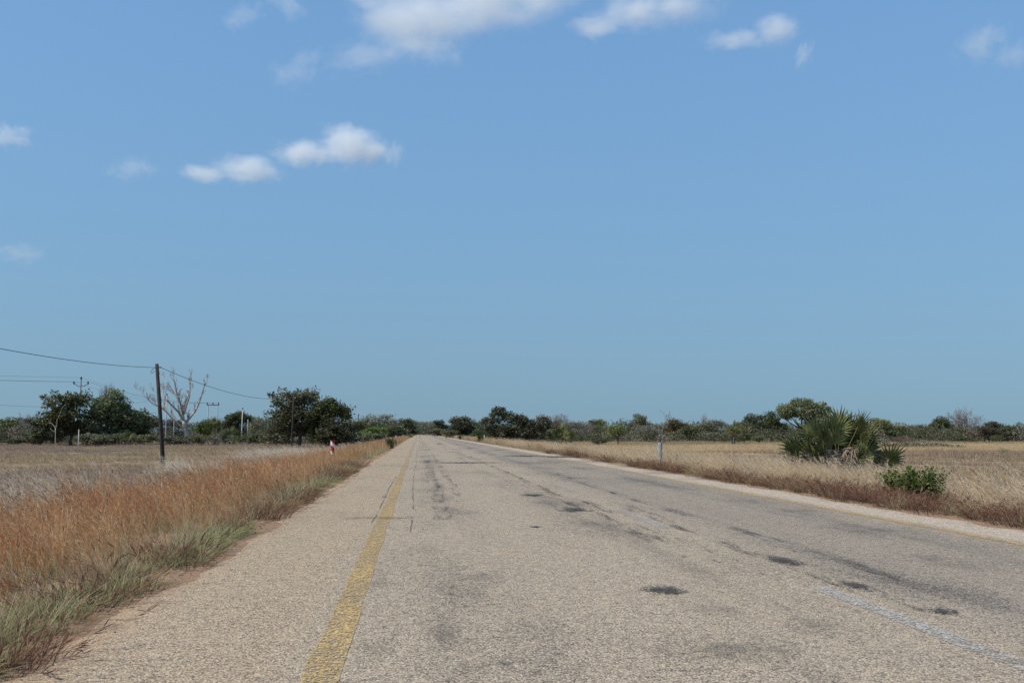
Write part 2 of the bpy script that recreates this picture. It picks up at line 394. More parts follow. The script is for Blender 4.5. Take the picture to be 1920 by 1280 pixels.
# ------------------------------------------------------------------ grass prototypes (blade tufts), scattered as stuff
def blade_tuft(name, seed, n, hmin, hmax, rad, width, lean, spread, curl, mat, head=0.0, head_len=0.32, broad=False):
    rg = np.random.default_rng(seed)
    vs, fs, tip, rnd = [], [], [], []
    for b in range(n):
        a = rg.random() * 2 * math.pi; rr = rad * math.sqrt(rg.random())
        base = np.array([rr * math.cos(a), rr * math.sin(a), -0.03])
        h = rg.uniform(hmin, hmax)
        out = np.array([math.cos(a), math.sin(a), 0]) * spread * rg.uniform(0.2, 1.2) + np.array([lean * rg.uniform(0.5, 1.5), rg.normal(0, 0.10), 0])
        cur = curl * rg.uniform(0.3, 1.6)
        hd = rg.random() * math.pi
        side = np.array([math.cos(hd), math.sin(hd), 0]); r = rg.random()
        K = 4
        ring = []
        pts = []
        for k in range(K + 1):
            t = k / K
            p = base + np.array([out[0] * t * h + out[0] * cur * t * t * h, out[1] * t * h + out[1] * cur * t * t * h, h * (t - 0.28 * cur * t * t * min(1.5, np.linalg.norm(out)) )])
            pts.append(p)
            w = width * (0.75 + 0.5 * r) * ((1 - t) ** 0.7 if not broad else (math.sin(math.pi * min(1, 0.2 + t * 0.8)) ** 0.7))
            if k < K:
                vs += [p - side * w / 2, p + side * w / 2]; tip += [t, t]; rnd += [r, r]
                ring.append((len(vs) - 2, len(vs) - 1))
            else:
                vs.append(p); tip.append(t); rnd.append(r)
        for k in range(K - 1):
            a0, a1 = ring[k]; b0, b1 = ring[k + 1]
            fs += [(a0, a1, b1), (a0, b1, b0)]
        fs.append((ring[-1][0], ring[-1][1], len(vs) - 1))
        if rg.random() < head:                    # loose feathery seed head
            m = 9
            for j in range(m):
                t = 1 - head_len * rg.random()
                p = pts[-1] * 1.0
                k0 = min(K - 1, int(t * K)); ft = t * K - k0
                p = pts[k0] * (1 - ft) + pts[k0 + 1] * ft
                ax = pts[-1] - pts[-2]; ax /= np.linalg.norm(ax) + 1e-6
                dr = ax * 0.9 + rg.normal(0, 0.22, 3); dr /= np.linalg.norm(dr)
                L = rg.uniform(0.04, 0.10); pr = np.cross(dr, rg.normal(0, 1, 3)); pr /= np.linalg.norm(pr) + 1e-6
                i0 = len(vs)
                vs += [p - pr * 0.0015, p + dr * L * 0.45 + pr * 0.0032, p + dr * L, p + dr * L * 0.45 - pr * 0.0032]
                tip += [1, 1, 1, 1]; rnd += [r] * 4
                fs += [(i0, i0 + 1, i0 + 2), (i0, i0 + 2, i0 + 3)]
    me = mesh_np(name, vs, fs)
    attr(me, 'tip', tip); attr(me, 'rnd', rnd)
    me.materials.append(mat)
    return bpy.data.objects.new(name, me)
def blade_mat(name, c0a, c0b, c1a, c1b, mid=(0.35, 0.85), transl=0.35, odd=None):
    """base and tip colours, each between an a and b variant chosen per tuft"""
    q = NT(name)
    t = q.attr('tint', 'INSTANCER'); tip = q.attr('tip'); r = q.attr('rnd')
    tt = q.math('MULTIPLY_ADD', r, 0.5, q.math('MULTIPLY_ADD', t, 1.0, -0.25), clamp=True)
    c = q.mix(q.smooth(tip, mid[0], mid[1]), q.mix(tt, c0a, c0b), q.mix(tt, c1a, c1b))
    if odd:                                   # a share of bleached and of dark old stems in every tuft
        c = q.mix(q.smooth(r, 0.80, 0.82, 0, 0.85), c, odd[0]); c = q.mix(q.smooth(r, 0.16, 0.14, 0, 0.8), c, odd[1])
    q.color(c)
    tr = q.n('ShaderNodeBsdfTranslucent'); q.l(c, tr.inputs[0])
    df = q.n('ShaderNodeBsdfDiffuse'); q.l(c, df.inputs[0])
    mx = q.n('ShaderNodeMixShader'); mx.inputs[0].default_value = transl
    q.l(df.outputs[0], mx.inputs[1]); q.l(tr.outputs[0], mx.inputs[2]); q.l(mx.outputs[0], q.o.inputs['Surface'])
    return q.m
def protos(name, obs):
    c = bpy.data.collections.new(name)
    for o in obs: c.objects.link(o)
    return c
def scatter(name, coll, pts, scl, tintv, label, npick, rotz=None, seed=0, cat='grass'):
    n = len(pts); rg = np.random.default_rng(seed)
    me = bpy.data.meshes.new(name); me.vertices.add(n)
    me.vertices.foreach_set('co', np.asarray(pts, np.float32).ravel())
    rot = np.zeros((n, 3), np.float32)
    rot[:, 2] = rg.normal(0, 0.5, n) if rotz is None else rotz
    rot[:, 0] = rg.normal(0, 0.06, n); rot[:, 1] = rg.normal(0, 0.06, n)
    attr(me, 'rot', rot, 'FLOAT_VECTOR'); attr(me, 'scl', np.asarray(scl, np.float32)); attr(me, 'tint', np.asarray(tintv, np.float32))
    attr(me, 'pick', rg.integers(0, npick, n).astype(np.int32), 'INT')
    o = bpy.data.objects.new(name, me); COL.objects.link(o)
    g = bpy.data.node_groups.new(name, 'GeometryNodeTree')
    g.interface.new_socket('Geometry', in_out='INPUT', socket_type='NodeSocketGeometry')
    g.interface.new_socket('Geometry', in_out='OUTPUT', socket_type='NodeSocketGeometry')
    gi = g.nodes.new('NodeGroupInput'); go = g.nodes.new('NodeGroupOutput')
    ci = g.nodes.new('GeometryNodeCollectionInfo'); ci.inputs['Collection'].default_value = coll
    ci.inputs['Separate Children'].default_value = True; ci.inputs['Reset Children'].default_value = True
    ip = g.nodes.new('GeometryNodeInstanceOnPoints'); ip.inputs['Pick Instance'].default_value = True
    def na(nm, t):
        k = g.nodes.new('GeometryNodeInputNamedAttribute'); k.data_type = t; k.inputs['Name'].default_value = nm
        return [s for s in k.outputs if s.enabled and s.name == 'Attribute'][0]
    g.links.new(gi.outputs[0], ip.inputs['Points']); g.links.new(ci.outputs[0], ip.inputs['Instance'])
    g.links.new(na('pick', 'INT'), ip.inputs['Instance Index']); g.links.new(na('rot', 'FLOAT_VECTOR'), ip.inputs['Rotation'])
    g.links.new(na('scl', 'FLOAT'), ip.inputs['Scale']); g.links.new(ip.outputs[0], go.inputs[0])
    md = o.modifiers.new('scatter', 'NODES'); md.node_group = g
    return tag(o, label, cat, None, 'stuff')

M_red = blade_mat('rusty_grass', (0.25, 0.25, 0.11), (0.42, 0.37, 0.18), (0.42, 0.165, 0.070), (0.66, 0.39, 0.19), (0.25, 0.75), 0.4, ((0.66, 0.54, 0.34), (0.16, 0.085, 0.05)))
M_grn = blade_mat('grey_green_grass', (0.19, 0.19, 0.085), (0.26, 0.23, 0.12), (0.34, 0.325, 0.17), (0.58, 0.47, 0.27), (0.1, 0.9), 0.4, ((0.62, 0.52, 0.34), (0.15, 0.13, 0.07)))
M_crp = blade_mat('creeping_grass', (0.12, 0.15, 0.055), (0.17, 0.18, 0.075), (0.22, 0.265, 0.105), (0.48, 0.42, 0.24), (0.1, 0.9))
M_dry = blade_mat('mauve_dry_grass', (0.15, 0.11, 0.085), (0.23, 0.18, 0.09), (0.40, 0.295, 0.22), (0.66, 0.49, 0.235), (0.1, 0.9), 0.4, ((0.62, 0.50, 0.34), (0.14, 0.10, 0.075)))
M_str = blade_mat('straw_grass', (0.34, 0.27, 0.13), (0.42, 0.33, 0.165), (0.75, 0.54, 0.32), (0.87, 0.68, 0.41), (0.1, 0.8), 0.45, ((0.80, 0.68, 0.48), (0.34, 0.16, 0.09)))
M_plm = blade_mat('silver_plume_grass', (0.24, 0.19, 0.14), (0.30, 0.24, 0.18), (0.74, 0.61, 0.44), (0.86, 0.74, 0.55), (0.1, 0.7), 0.45)
M_mar = blade_mat('dark_maroon_weed', (0.07, 0.042, 0.036), (0.12, 0.085, 0.055), (0.16, 0.070, 0.055), (0.32, 0.20, 0.12), (0.1, 0.9))

C_red = protos('rusty', [blade_tuft('rusty_tuft', 10 + i, 24, 0.36, 0.95, 0.14, 0.006, -0.32, 0.24, 0.6, M_red, 0.8, 0.42) for i in range(6)])
C_redf = protos('rusty_far', [blade_tuft('rusty_far_tuft', 20 + i, 22, 0.50, 0.92, 0.30, 0.016, -0.22, 0.22, 0.45, M_red, 0.0) for i in range(4)])
C_grn = protos('greygreen', [blade_tuft('green_tuft', 30 + i, 34, 0.18, 0.46, 0.12, 0.006, -0.05, 0.5, 0.7, M_grn, 0.0) for i in range(4)])
C_crp = protos('creeping', [blade_tuft('creeping_tuft', 40 + i, 40, 0.07, 0.22, 0.16, 0.009, 0.1, 1.1, 0.9, M_crp, 0.0, broad=True) for i in range(4)])
C_dry = protos('dry', [blade_tuft('dry_tuft', 50 + i, 26, 0.16, 0.46, 0.32, 0.014, -0.15, 0.5, 0.5, M_dry, 0.0) for i in range(4)])
C_dryn = protos('dry_near', [blade_tuft('dry_near_tuft', 55 + i, 40, 0.22, 0.55, 0.24, 0.006, -0.2, 0.45, 0.6, M_dry, 0.5) for i in range(4)])
C_str = protos('straw', [blade_tuft('straw_tuft', 60 + i, 26, 0.40, 1.05, 0.22, 0.008, -0.46, 0.26, 0.6, M_str, 0.6) for i in range(5)])
C_plm = protos('plume', [blade_tuft('plume_tuft', 70 + i, 16, 0.6, 1.25, 0.18, 0.011, -0.48, 0.2, 0.8, M_plm, 0.5) for i in range(4)])
C_mar = protos('maroon', [blade_tuft('maroon_tuft', 80 + i, 50, 0.10, 0.34, 0.22, 0.006, 0.0, 1.0, 0.5, M_mar, 0.3) for i in range(4)])

RG = np.random.default_rng(11)
def strew(x0, x1, y0, y1, per_m2, cond=None):
    n = int(abs(x1 - x0) * (y1 - y0) * per_m2)
    x = RG.uniform(x0, x1, n); y = RG.uniform(y0, y1, n)
    if cond is not None:
        k = cond(x, y); x, y = x[k], y[k]
    return x, y
def pack(parts):
    x = np.concatenate([p[0] for p in parts]); y = np.concatenate([p[1] for p in parts])
    return x, y, np.stack([x, y, gz(x, y)], -1)
def dens(x, y, s, off=0.0): return vnoise(x / s + off, y / s + off * 1.7)
edgeL = lambda y: np.interp(y, ry, eL)
edgeR = lambda y: np.interp(y, ry, eR)

# rusty verge grass, left
cr = lambda x, y: (RG.random(len(x)) < 0.05 + 1.5 * dens(x, y, 0.8, 5)) & (x < edgeL(y) - 0.05 - 0.40 * dens(x, y, 1.2, 3)) & (x > -6.3 - 2.6 * dens(x, y, 4, 8))
x, y, p = pack([strew(-9, XL, 1.0, 22, 24, cr), strew(-9, XL, 22, 55, 15, cr)])
scatter('rusty_verge_grass', C_red, p, RG.uniform(0.48, 1.05, len(x)) * (0.6 + 0.7 * dens(x, y, 1.7, 2)) * (0.5 + 0.5 * sstep(0.1, 1.5, edgeL(y) - x)), np.clip(dens(x, y, 1.1, 1) * 1.3 + RG.normal(0, 0.22, len(x)) - 0.12, 0, 1), 'tall rust-red grass along the left edge of the road', 6, seed=1)
x, y, p = pack([strew(-8, XL, 55, 140, 7, cr), strew(-7, XL, 140, 520, 3.0, cr), strew(XR, 10.5, 60, 420, 2.0, lambda x, y: (x > edgeR(y) + 0.4) & (dens(x, y, 9, 6) > 0.5))])
scatter('distant_rusty_grass', C_redf, p, RG.uniform(0.6, 1.1, len(x)), np.clip(dens(x, y, 1.6, 1) + RG.normal(0, 0.12, len(x)), 0, 1), 'rust-red grass lining the far stretch of the road', 4, seed=2)
# grey-green tufts at both edges
cg = lambda x, y: (RG.random(len(x)) < 1.9 * dens(x, y, 0.9, 12) - 0.25) & (x < edgeL(y) - 0.10)
cgr = lambda x, y: (RG.random(len(x)) < 1.9 * dens(x, y, 0.9, 22) - 0.3) & (x > edgeR(y) - 0.05)
x, y, p = pack([strew(-2.85, XL + 0.2, 1.0, 30, 15, cg), strew(-2.7, XL + 0.2, 30, 110, 6, cg), strew(XR - .2, 9.2, 6, 40, 16, cgr), strew(XR - .2, 9.2, 40, 150, 7, cgr)])
scatter('grey_green_edge_grass', C_grn, p, RG.uniform(0.55, 1.15, len(x)) * np.where(x > 0, 0.7, 1.0), np.clip(dens(x, y, 0.8, 9) + RG.normal(0, 0.2, len(x)), 0, 1), 'short grey-green grass tufts at the road edges', 4, RG.uniform(0, 6.28, len(x)), seed=3)
cc = lambda x, y: (dens(x, y, 1.1, 31) > 0.36) & (x < edgeL(y) + 0.04) & (x > edgeL(y) - 0.5)
x, y, p = pack([strew(-3.4, XL + 0.5, 1.0, 45, 34, cc)])
p[:, 2] = np.maximum(p[:, 2], 0.0) + 0.01
scatter('creeping_edge_grass', C_crp, p, RG.uniform(0.45, 0.95, len(x)), np.clip(dens(x, y, 0.5, 29) * 1.1 + RG.normal(0, 0.2, len(x)) - .1, 0, 1), 'low green creeping grass spilling over the left road edge', 4, RG.uniform(-.8, .8, len(x)), seed=4)
# straw grass, right verge
cs = lambda x, y: (RG.random(len(x)) < 0.15 + 1.5 * dens(x, y, 2.2, 41)) & (x > edgeR(y) + 0.2 + 0.6 * dens(x, y, 1.3, 43) + 0.7 * ((y > 17) & (y < 25))) & (x < 11.2 + 4.0 * dens(x, y, 5, 44)) & ~((abs(x / y - 0.482) < 0.040) & (y < 23.6) & (y > 17))
x, y, p = pack([strew(XR, 15.5, 8, 45, 11, cs), strew(XR, 15.5, 45, 110, 6, cs), strew(XR, 13, 110, 400, 2.0, cs)])
scatter('straw_verge_grass', C_str, p, RG.uniform(0.5, 1.05, len(x)) * (0.55 + 0.45 * sstep(0.2, 1.3, x - edgeR(y))), np.clip(dens(x, y, 2, 4) + RG.normal(0, 0.2, len(x)), 0, 1), 'pale straw grass leaning left along the right verge', 5, seed=5)
x, y, p = pack([strew(XR - .3, 10.8, 13, 26, 15, lambda x, y: (x > edgeR(y) + 0.03) & (x < edgeR(y) + 0.4 + 1.1 * dens(x, y, 1, 2)) & (RG.random(len(x)) < 0.2 + 1.3 * dens(x, y, 0.9, 55))), strew(XR - .3, 10.2, 26, 70, 11, lambda x, y: (x > edgeR(y) + 0.02) & (x < edgeR(y) + 1.0) & (dens(x, y, 2.2, 52) > 0.45)),
                strew(-3.4, XL, 3, 45, 14, lambda x, y: (x < edgeL(y) + 0.1) & (x > edgeL(y) - 0.5) & (dens(x, y, 1.2, 57) > 0.76))])
scatter('maroon_weeds', C_mar, p, RG.uniform(0.6, 1.3, len(x)), RG.random(len(x)), 'low dark maroon weeds along the road edges', 4, RG.uniform(0, 6.28, len(x)), seed=6, cat='weeds')
# silver plume grass in the left field, near and along the far verge
cp = lambda x, y: dens(x, y, 2.4, 61) > 0.36
x, y, p = pack([strew(-19, -6.8, 18, 38, 1.3, lambda x, y: (x / y < -0.285) & (x / y > -0.56) & (dens(x, y, 2.4, 61) > 0.3)), strew(-12.5, -5.6, 42, 110, 2.2, lambda x, y: dens(x, y, 5, 62) > 0.35), strew(-11, -6.6, 26, 42, 0.6), strew(12.0, 17, 26, 70, 0.5)])
scatter('silver_plume_grass', C_plm, p, RG.uniform(0.6, 1.1, len(x)), RG.random(len(x)), 'silvery plume grass bending left over the field', 4, seed=7)
# dry field grass both sides
cf = lambda x, y: (x < -6.0 - dens(x, y, 3, 3)) & (x > -0.47 * y - 12)
cfr = lambda x, y: (x > 10.5 + 1.5 * dens(x, y, 3, 3)) & (x < 0.68 * y + 12)
x, y, p = pack([strew(-30, -6, 6, 40, 7, cf), strew(10, 40, 10, 45, 6, cfr)])
tv = np.clip(np.where(x < 0, 1.0 * dens(x, y, 7, 71) - 0.3, 0.9 * dens(x, y, 9, 72) - 0.15) + RG.normal(0, 0.12, len(x)), 0, 1)
scatter('near_field_grass', C_dryn, p, RG.uniform(0.6, 1.25, len(x)), tv, 'dry mauve-grey field grass behind the verges', 4, seed=8)
x, y, p = pack([strew(-104, -6, 40, 195, 2.6, cf), strew(10, 142, 45, 198, 2.6, cfr)])
tv = np.clip(np.where(x < 0, 1.9 * dens(x, y * 1.8, 13, 71) - 1.0 + 0.2 * sstep(80, 140, y), 1.9 * dens(x, y * 2.0, 16, 72) - 0.55 + 0.5 * sstep(80, 130, y)) + RG.normal(0, 0.1, len(x)), 0, 1)
scatter('field_grass', C_dry, p, RG.uniform(0.5, 1.2, len(x)) * (0.45 + 1.1 * dens(x, y, 6, 91)), tv, 'short dry grass covering the flat fields up to the trees', 4, seed=9)
bandf = lambda x, y: cfr(x, y) & (y + 30 * dens(x, y, 25, 81) > 118) & (y + 30 * dens(x, y, 25, 83) < 160)
x, y, p = pack([strew(16, 130, 82, 165, 3.0, bandf)])
scatter('straw_field_grass', C_str, p, RG.uniform(0.3, 0.6, len(x)), RG.random(len(x)), 'bright straw-coloured grass band before the right-hand trees', 5, seed=10)
# loose chippings along the road edges
def pebble(i):
    rg = np.random.default_rng(400 + i); import bmesh
    bm = bmesh.new(); bmesh.ops.create_icosphere(bm, subdivisions=1, radius=1.0)
    for v in bm.verts: v.co = v.co * rg.uniform(0.7, 1.15); v.co.z *= 0.6
    me = bpy.data.meshes.new('pebble'); bm.to_mesh(me); bm.free(); me.materials.append(M_peb); return bpy.data.objects.new('pebble', me)
q = NT('loose_chippings'); q.color(q.mix(q.attr('tint', 'INSTANCER'), (0.16, 0.12, 0.085), (0.42, 0.33, 0.24))); M_peb = q.m
C_peb = protos('pebbles', [pebble(i) for i in range(4)])
near = lambda x, y: (np.abs(x - edgeL(y)) < 0.30 * RG.random(len(x)) ** 0.5 + 0.1)
nearR = lambda x, y: (np.abs(x - edgeR(y)) < 0.40)
x, y, p = pack([strew(-2.9, -1.5, 3.5, 18, 260, near), strew(7.6, 8.9, 10, 30, 120, nearR)])
p[:, 2] = np.maximum(p[:, 2], 0.016)
scatter('loose_gravel', C_peb, p, RG.gamma(2.2, 0.0016, len(x)) + 0.002, RG.random(len(x)), 'loose pale gravel scattered along the road edges', 4, RG.uniform(0, 6.28, len(x)), seed=12, cat='gravel')
# ------------------------------------------------------------------ tubes and trees
def tube(path, radii, sides=6, cap=True):
    """tapered tube through path points; returns verts, quads (tri caps as degenerate-free fans left open)"""
    path = [np.asarray(p, float) for p in path]; vs = []; fs = []
    up = np.array([0.31, 0.17, 0.93])
    for i, p in enumerate(path):
        d = path[min(i + 1, len(path) - 1)] - path[max(i - 1, 0)]
        d = d / (np.linalg.norm(d) + 1e-9)
        a = np.cross(d, up); 
        if np.linalg.norm(a) < 0.05: a = np.cross(d, np.array([1.0, 0, 0]))
        a /= np.linalg.norm(a); b = np.cross(d, a)
        for j in range(sides):
            t = 2 * math.pi * j / sides
            vs.append(p + radii[i] * (math.cos(t) * a + math.sin(t) * b))
    for i in range(len(path) - 1):
        for j in range(sides):
            a = i * sides + j; b = i * sides + (j + 1) % sides
            fs.append((a, b, b + sides, a + sides))
    if cap:
        n = len(vs); vs.append(path[-1]); o = (len(path) - 1) * sides
        for j in range(0, sides, 1): fs.append((o + j, o + (j + 1) % sides, n, n))
    return vs, fs
class Acc:
    def __init__(s): s.v = []; s.f = []; s.n = 0
    def add(s, vf):
        v, f = vf
        s.v.extend(v); s.f.extend([tuple(i + s.n for i in q) for q in f]); s.n += len(v)
    def tube(s, *a, **k): s.add(tube(*a, **k))
    def mesh(s, name, mat, smooth=True):
        me = bpy.data.meshes.new(name)
        me.from_pydata([tuple(p) for p in s.v], [], [q if q[2] != q[3] else q[:3] for q in s.f])
        if smooth: me.polygons.foreach_set('use_smooth', np.ones(len(me.polygons), bool))
        me.materials.append(mat); me.update(); return me
def leaves_mesh(name, centres, crnd, size, mat, rg, aspect=0.55, up=0.35):
    n = len(centres)
    nrm = rg.normal(0, 1, (n, 3)); nrm[:, 2] += up * 2; nrm /= np.linalg.norm(nrm, axis=1, keepdims=True)
    a = np.cross(nrm, rg.normal(0, 1, (n, 3))); a /= np.linalg.norm(a, axis=1, keepdims=True) + 1e-9
    b = np.cross(nrm, a)
    s = size * rg.uniform(0.6, 1.35, (n, 1))
    v = np.stack([centres - a * s, centres - b * s * aspect + nrm * s * 0.12, centres + a * s, centres + b * s * aspect + nrm * s * 0.12], 1).reshape(-1, 3)
    f = np.arange(n * 4).reshape(n, 4)
    me = mesh_np(name, v, f)
    attr(me, 'crnd', np.repeat(crnd, 4)); attr(me, 'lrnd', np.repeat(rg.random(n), 4))
    me.materials.append(mat); return me
def leaf_mat(name, dark, light, transl=0.25, dead=None):
    q = NT(name)
    f = q.math('MULTIPLY_ADD', q.attr('lrnd'), 0.5, q.math('MULTIPLY_ADD', q.attr('crnd'), 0.75, -0.12), clamp=True)
    c = q.mix(f, dark, light)
    if dead: c = q.mix(q.smooth(q.attr('crnd'), 0.72, 0.95, 0, 0.8), c, dead)
    oi = q.n('ShaderNodeObjectInfo')
    hs = q.n('ShaderNodeHueSaturation'); q.l(c, hs.inputs['Color'])
    q.l(q.smooth(oi.outputs['Random'], 0, 1, 0.7, 1.45), hs.inputs['Value'])
    q.l(q.smooth(q.math('FRACT', q.math('MULTIPLY', oi.outputs['Random'], 3.7)), 0, 1, 0.9, 1.25), hs.inputs['Saturation'])
    q.l(q.smooth(q.math('FRACT', q.math('MULTIPLY', oi.outputs['Random'], 7.3)), 0, 1, 0.475, 0.515), hs.inputs['Hue'])
    c = hs.outputs[0]; q.color(c)
    tr = q.n('ShaderNodeBsdfTranslucent'); q.l(c, tr.inputs[0]); mx = q.n('ShaderNodeMixShader'); mx.inputs[0].default_value = transl
    q.b.inputs['Roughness'].default_value = 0.55; q.b.inputs['Specular IOR Level'].default_value = 0.25
    q.l(q.b.outputs[0], mx.inputs[1]); q.l(tr.outputs[0], mx.inputs[2]); q.l(mx.outputs[0], q.o.inputs['Surface'])
    return q.m
bark = simple_mat('grey_brown_bark', (0.13, 0.105, 0.085), 0.9, 0.4, 5)
bark_pale = simple_mat('pale_bark', (0.38, 0.34, 0.29), 0.9, 0.3, 4)
bark_dead = simple_mat('bleached_dead_wood', (0.38, 0.32, 0.265), 0.85, 0.4, 3)
twig_grey = simple_mat('grey_leafless_twigs', (0.24, 0.205, 0.185), 0.9, 0.25, 2)
twig_brown = simple_mat('brown_leafless_twigs', (0.21, 0.155, 0.125), 0.9, 0.25, 2)
L_ever = leaf_mat('evergreen_leaves', (0.042, 0.052, 0.026), (0.165, 0.175, 0.08))
L_olive = leaf_mat('olive_leaves', (0.075, 0.085, 0.040), (0.21, 0.215, 0.095))
L_bright = leaf_mat('fresh_green_leaves', (0.055, 0.073, 0.026), (0.165, 0.195, 0.072))
L_grey = leaf_mat('grey_green_leaves', (0.075, 0.080, 0.058), (0.21, 0.205, 0.15))
L_rust = leaf_mat('rusty_green_leaves', (0.055, 0.055, 0.025), (0.16, 0.135, 0.055), 0.25, (0.22, 0.11, 0.04))
L_scrub = leaf_mat('scrub_leaves', (0.050, 0.060, 0.032), (0.145, 0.15, 0.075), 0.25, (0.25, 0.215, 0.165))

def crown_tree(seed, lobes, leaf, mat, clumps, per, crad, trunk_r, fork, barkm=bark, low=0.0, stems=1, aspect=0.55):
    """lobes: ellipsoids (x,y,z,rx,ry,rz) in metres; returns (trunk mesh, crown mesh, width, height)"""
    rg = np.random.default_rng(seed); acc = Acc(); C = []; R = []
    vol = np.array([l[3] * l[4] * l[5] for l in lobes]) ** 0.67; vol /= vol.sum()
    base = np.array([0, 0, -0.15])
    for si in range(stems):
        off = np.array([rg.normal(0, 0.25), rg.normal(0, 0.25), 0]) * (stems > 1)
        fp = np.array([rg.normal(0, 0.12), rg.normal(0, 0.12), fork]) + off * 2
        acc.tube([base + off, (base + fp) / 2 + off * .5 + rg.normal(0, 0.06, 3), fp], [trunk_r * 1.25, trunk_r, trunk_r * 0.85], 7)
        for li, l in enumerate(lobes):
            if stems > 1 and li % stems != si: continue
            c = np.array(l[:3]); m = (fp + c) / 2 + rg.normal(0, 0.18, 3)
            acc.tube([fp, m, c + np.array([0, 0, -0.2 * l[5]])], [trunk_r * 0.7, trunk_r * 0.5, trunk_r * 0.28], 5)
            for k in range(6):
                d = rg.normal(0, 1, 3); d[2] = abs(d[2]); d /= np.linalg.norm(d)
                e = c + d * np.array(l[3:]) * 0.85
                acc.tube([c, (c + e) / 2 + rg.normal(0, 0.12, 3), e], [trunk_r * 0.28, trunk_r * 0.18, trunk_r * 0.06], 4)
    for l, w in zip(lobes, vol):
        c = np.array(l[:3]); r = np.array(l[3:])
        for k in range(max(4, int(clumps * w))):
            d = rg.normal(0, 1, 3); d /= np.linalg.norm(d)
            if d[2] < -0.35 + low: d[2] *= -0.6
            p = c + d * r * rg.uniform(0.45, 1.05) ** 0.7
            if p[2] < 0.12: p[2] = rg.uniform(0.12, 0.5)
            m = int(per * rg.uniform(0.6, 1.4))
            q = rg.normal(0, 1, (m, 3)); q *= (rg.random((m, 1)) ** 0.45) / (np.linalg.norm(q, axis=1, keepdims=True) + 1e-6)
            C.append(p + q * crad * np.array([1.1, 1.1, 0.95]) * rg.uniform(0.6, 1.3)); R.append(np.full(m, rg.random()))
    C = np.concatenate(C); C[:, 2] = np.maximum(C[:, 2], 0.05); R = np.concatenate(R)
    w = np.percentile(C[:, 0], 99) - np.percentile(C[:, 0], 1); h = np.percentile(C[:, 2], 99.7)
    return acc.mesh('trunk', barkm), leaves_mesh('crown', C, R, leaf, mat, rg, aspect), w, h

def branch(acc, p, d, L, r, depth, rg, spread=0.55, upb=0.12, nb=(2, 4), sides=4, minr=0.008, curve=0.15):
    n = 3; pts = [p]; q = p.copy(); dd = d / np.linalg.norm(d)
    for i in range(n):
        dd = dd + rg.normal(0, curve, 3) + np.array([0, 0, upb]); dd /= np.linalg.norm(dd)
        q = q + dd * L / n; pts.append(q.copy())
    rad = [r, r * 0.85, r * 0.7, r * 0.55]
    acc.tube(pts, [max(minr, x) for x in rad], sides if depth > 1 else 3, cap=False)
    if depth <= 0: return
    for k in range(rg.integers(nb[0], nb[1] + 1)):
        j = 3 if k == 0 else rg.integers(1, 4)
        nd = dd + rg.normal(0, spread, 3); nd /= np.linalg.norm(nd)
        branch(acc, pts[j], nd, L * rg.uniform(0.55, 0.8), r * 0.55, depth - 1, rg, spread, upb, nb, sides, minr, curve)
def twig_tree(seed, H, mat, trunkm, dome=True):
    rg = np.random.default_rng(seed); tk = Acc(); tw = Acc()
    fz = H * 0.33
    tk.tube([(0, 0, -0.1), (0.05, 0, fz * 0.5), (0, 0.05, fz)], [H * 0.028, H * 0.022, H * 0.02], 6)
    for k in range(13):
        a = 2 * math.pi * k / 13 + rg.random(); e = rg.uniform(0.15, 1.35)
        d = np.array([math.cos(a) * math.cos(e), math.sin(a) * math.cos(e), math.sin(e)])
        branch(tw, np.array([0, 0, fz]), d, H * 0.34, H * 0.013, 4, rg, 0.5, 0.05, (3, 4), 4, 0.013)
    v = np.array(tw.v); w = np.percentile(v[:, 0], 99) - np.percentile(v[:, 0], 1); h = np.percentile(v[:, 2], 99.5)
    return tk.mesh('trunk', trunkm), tw.mesh('crown', mat), w, h

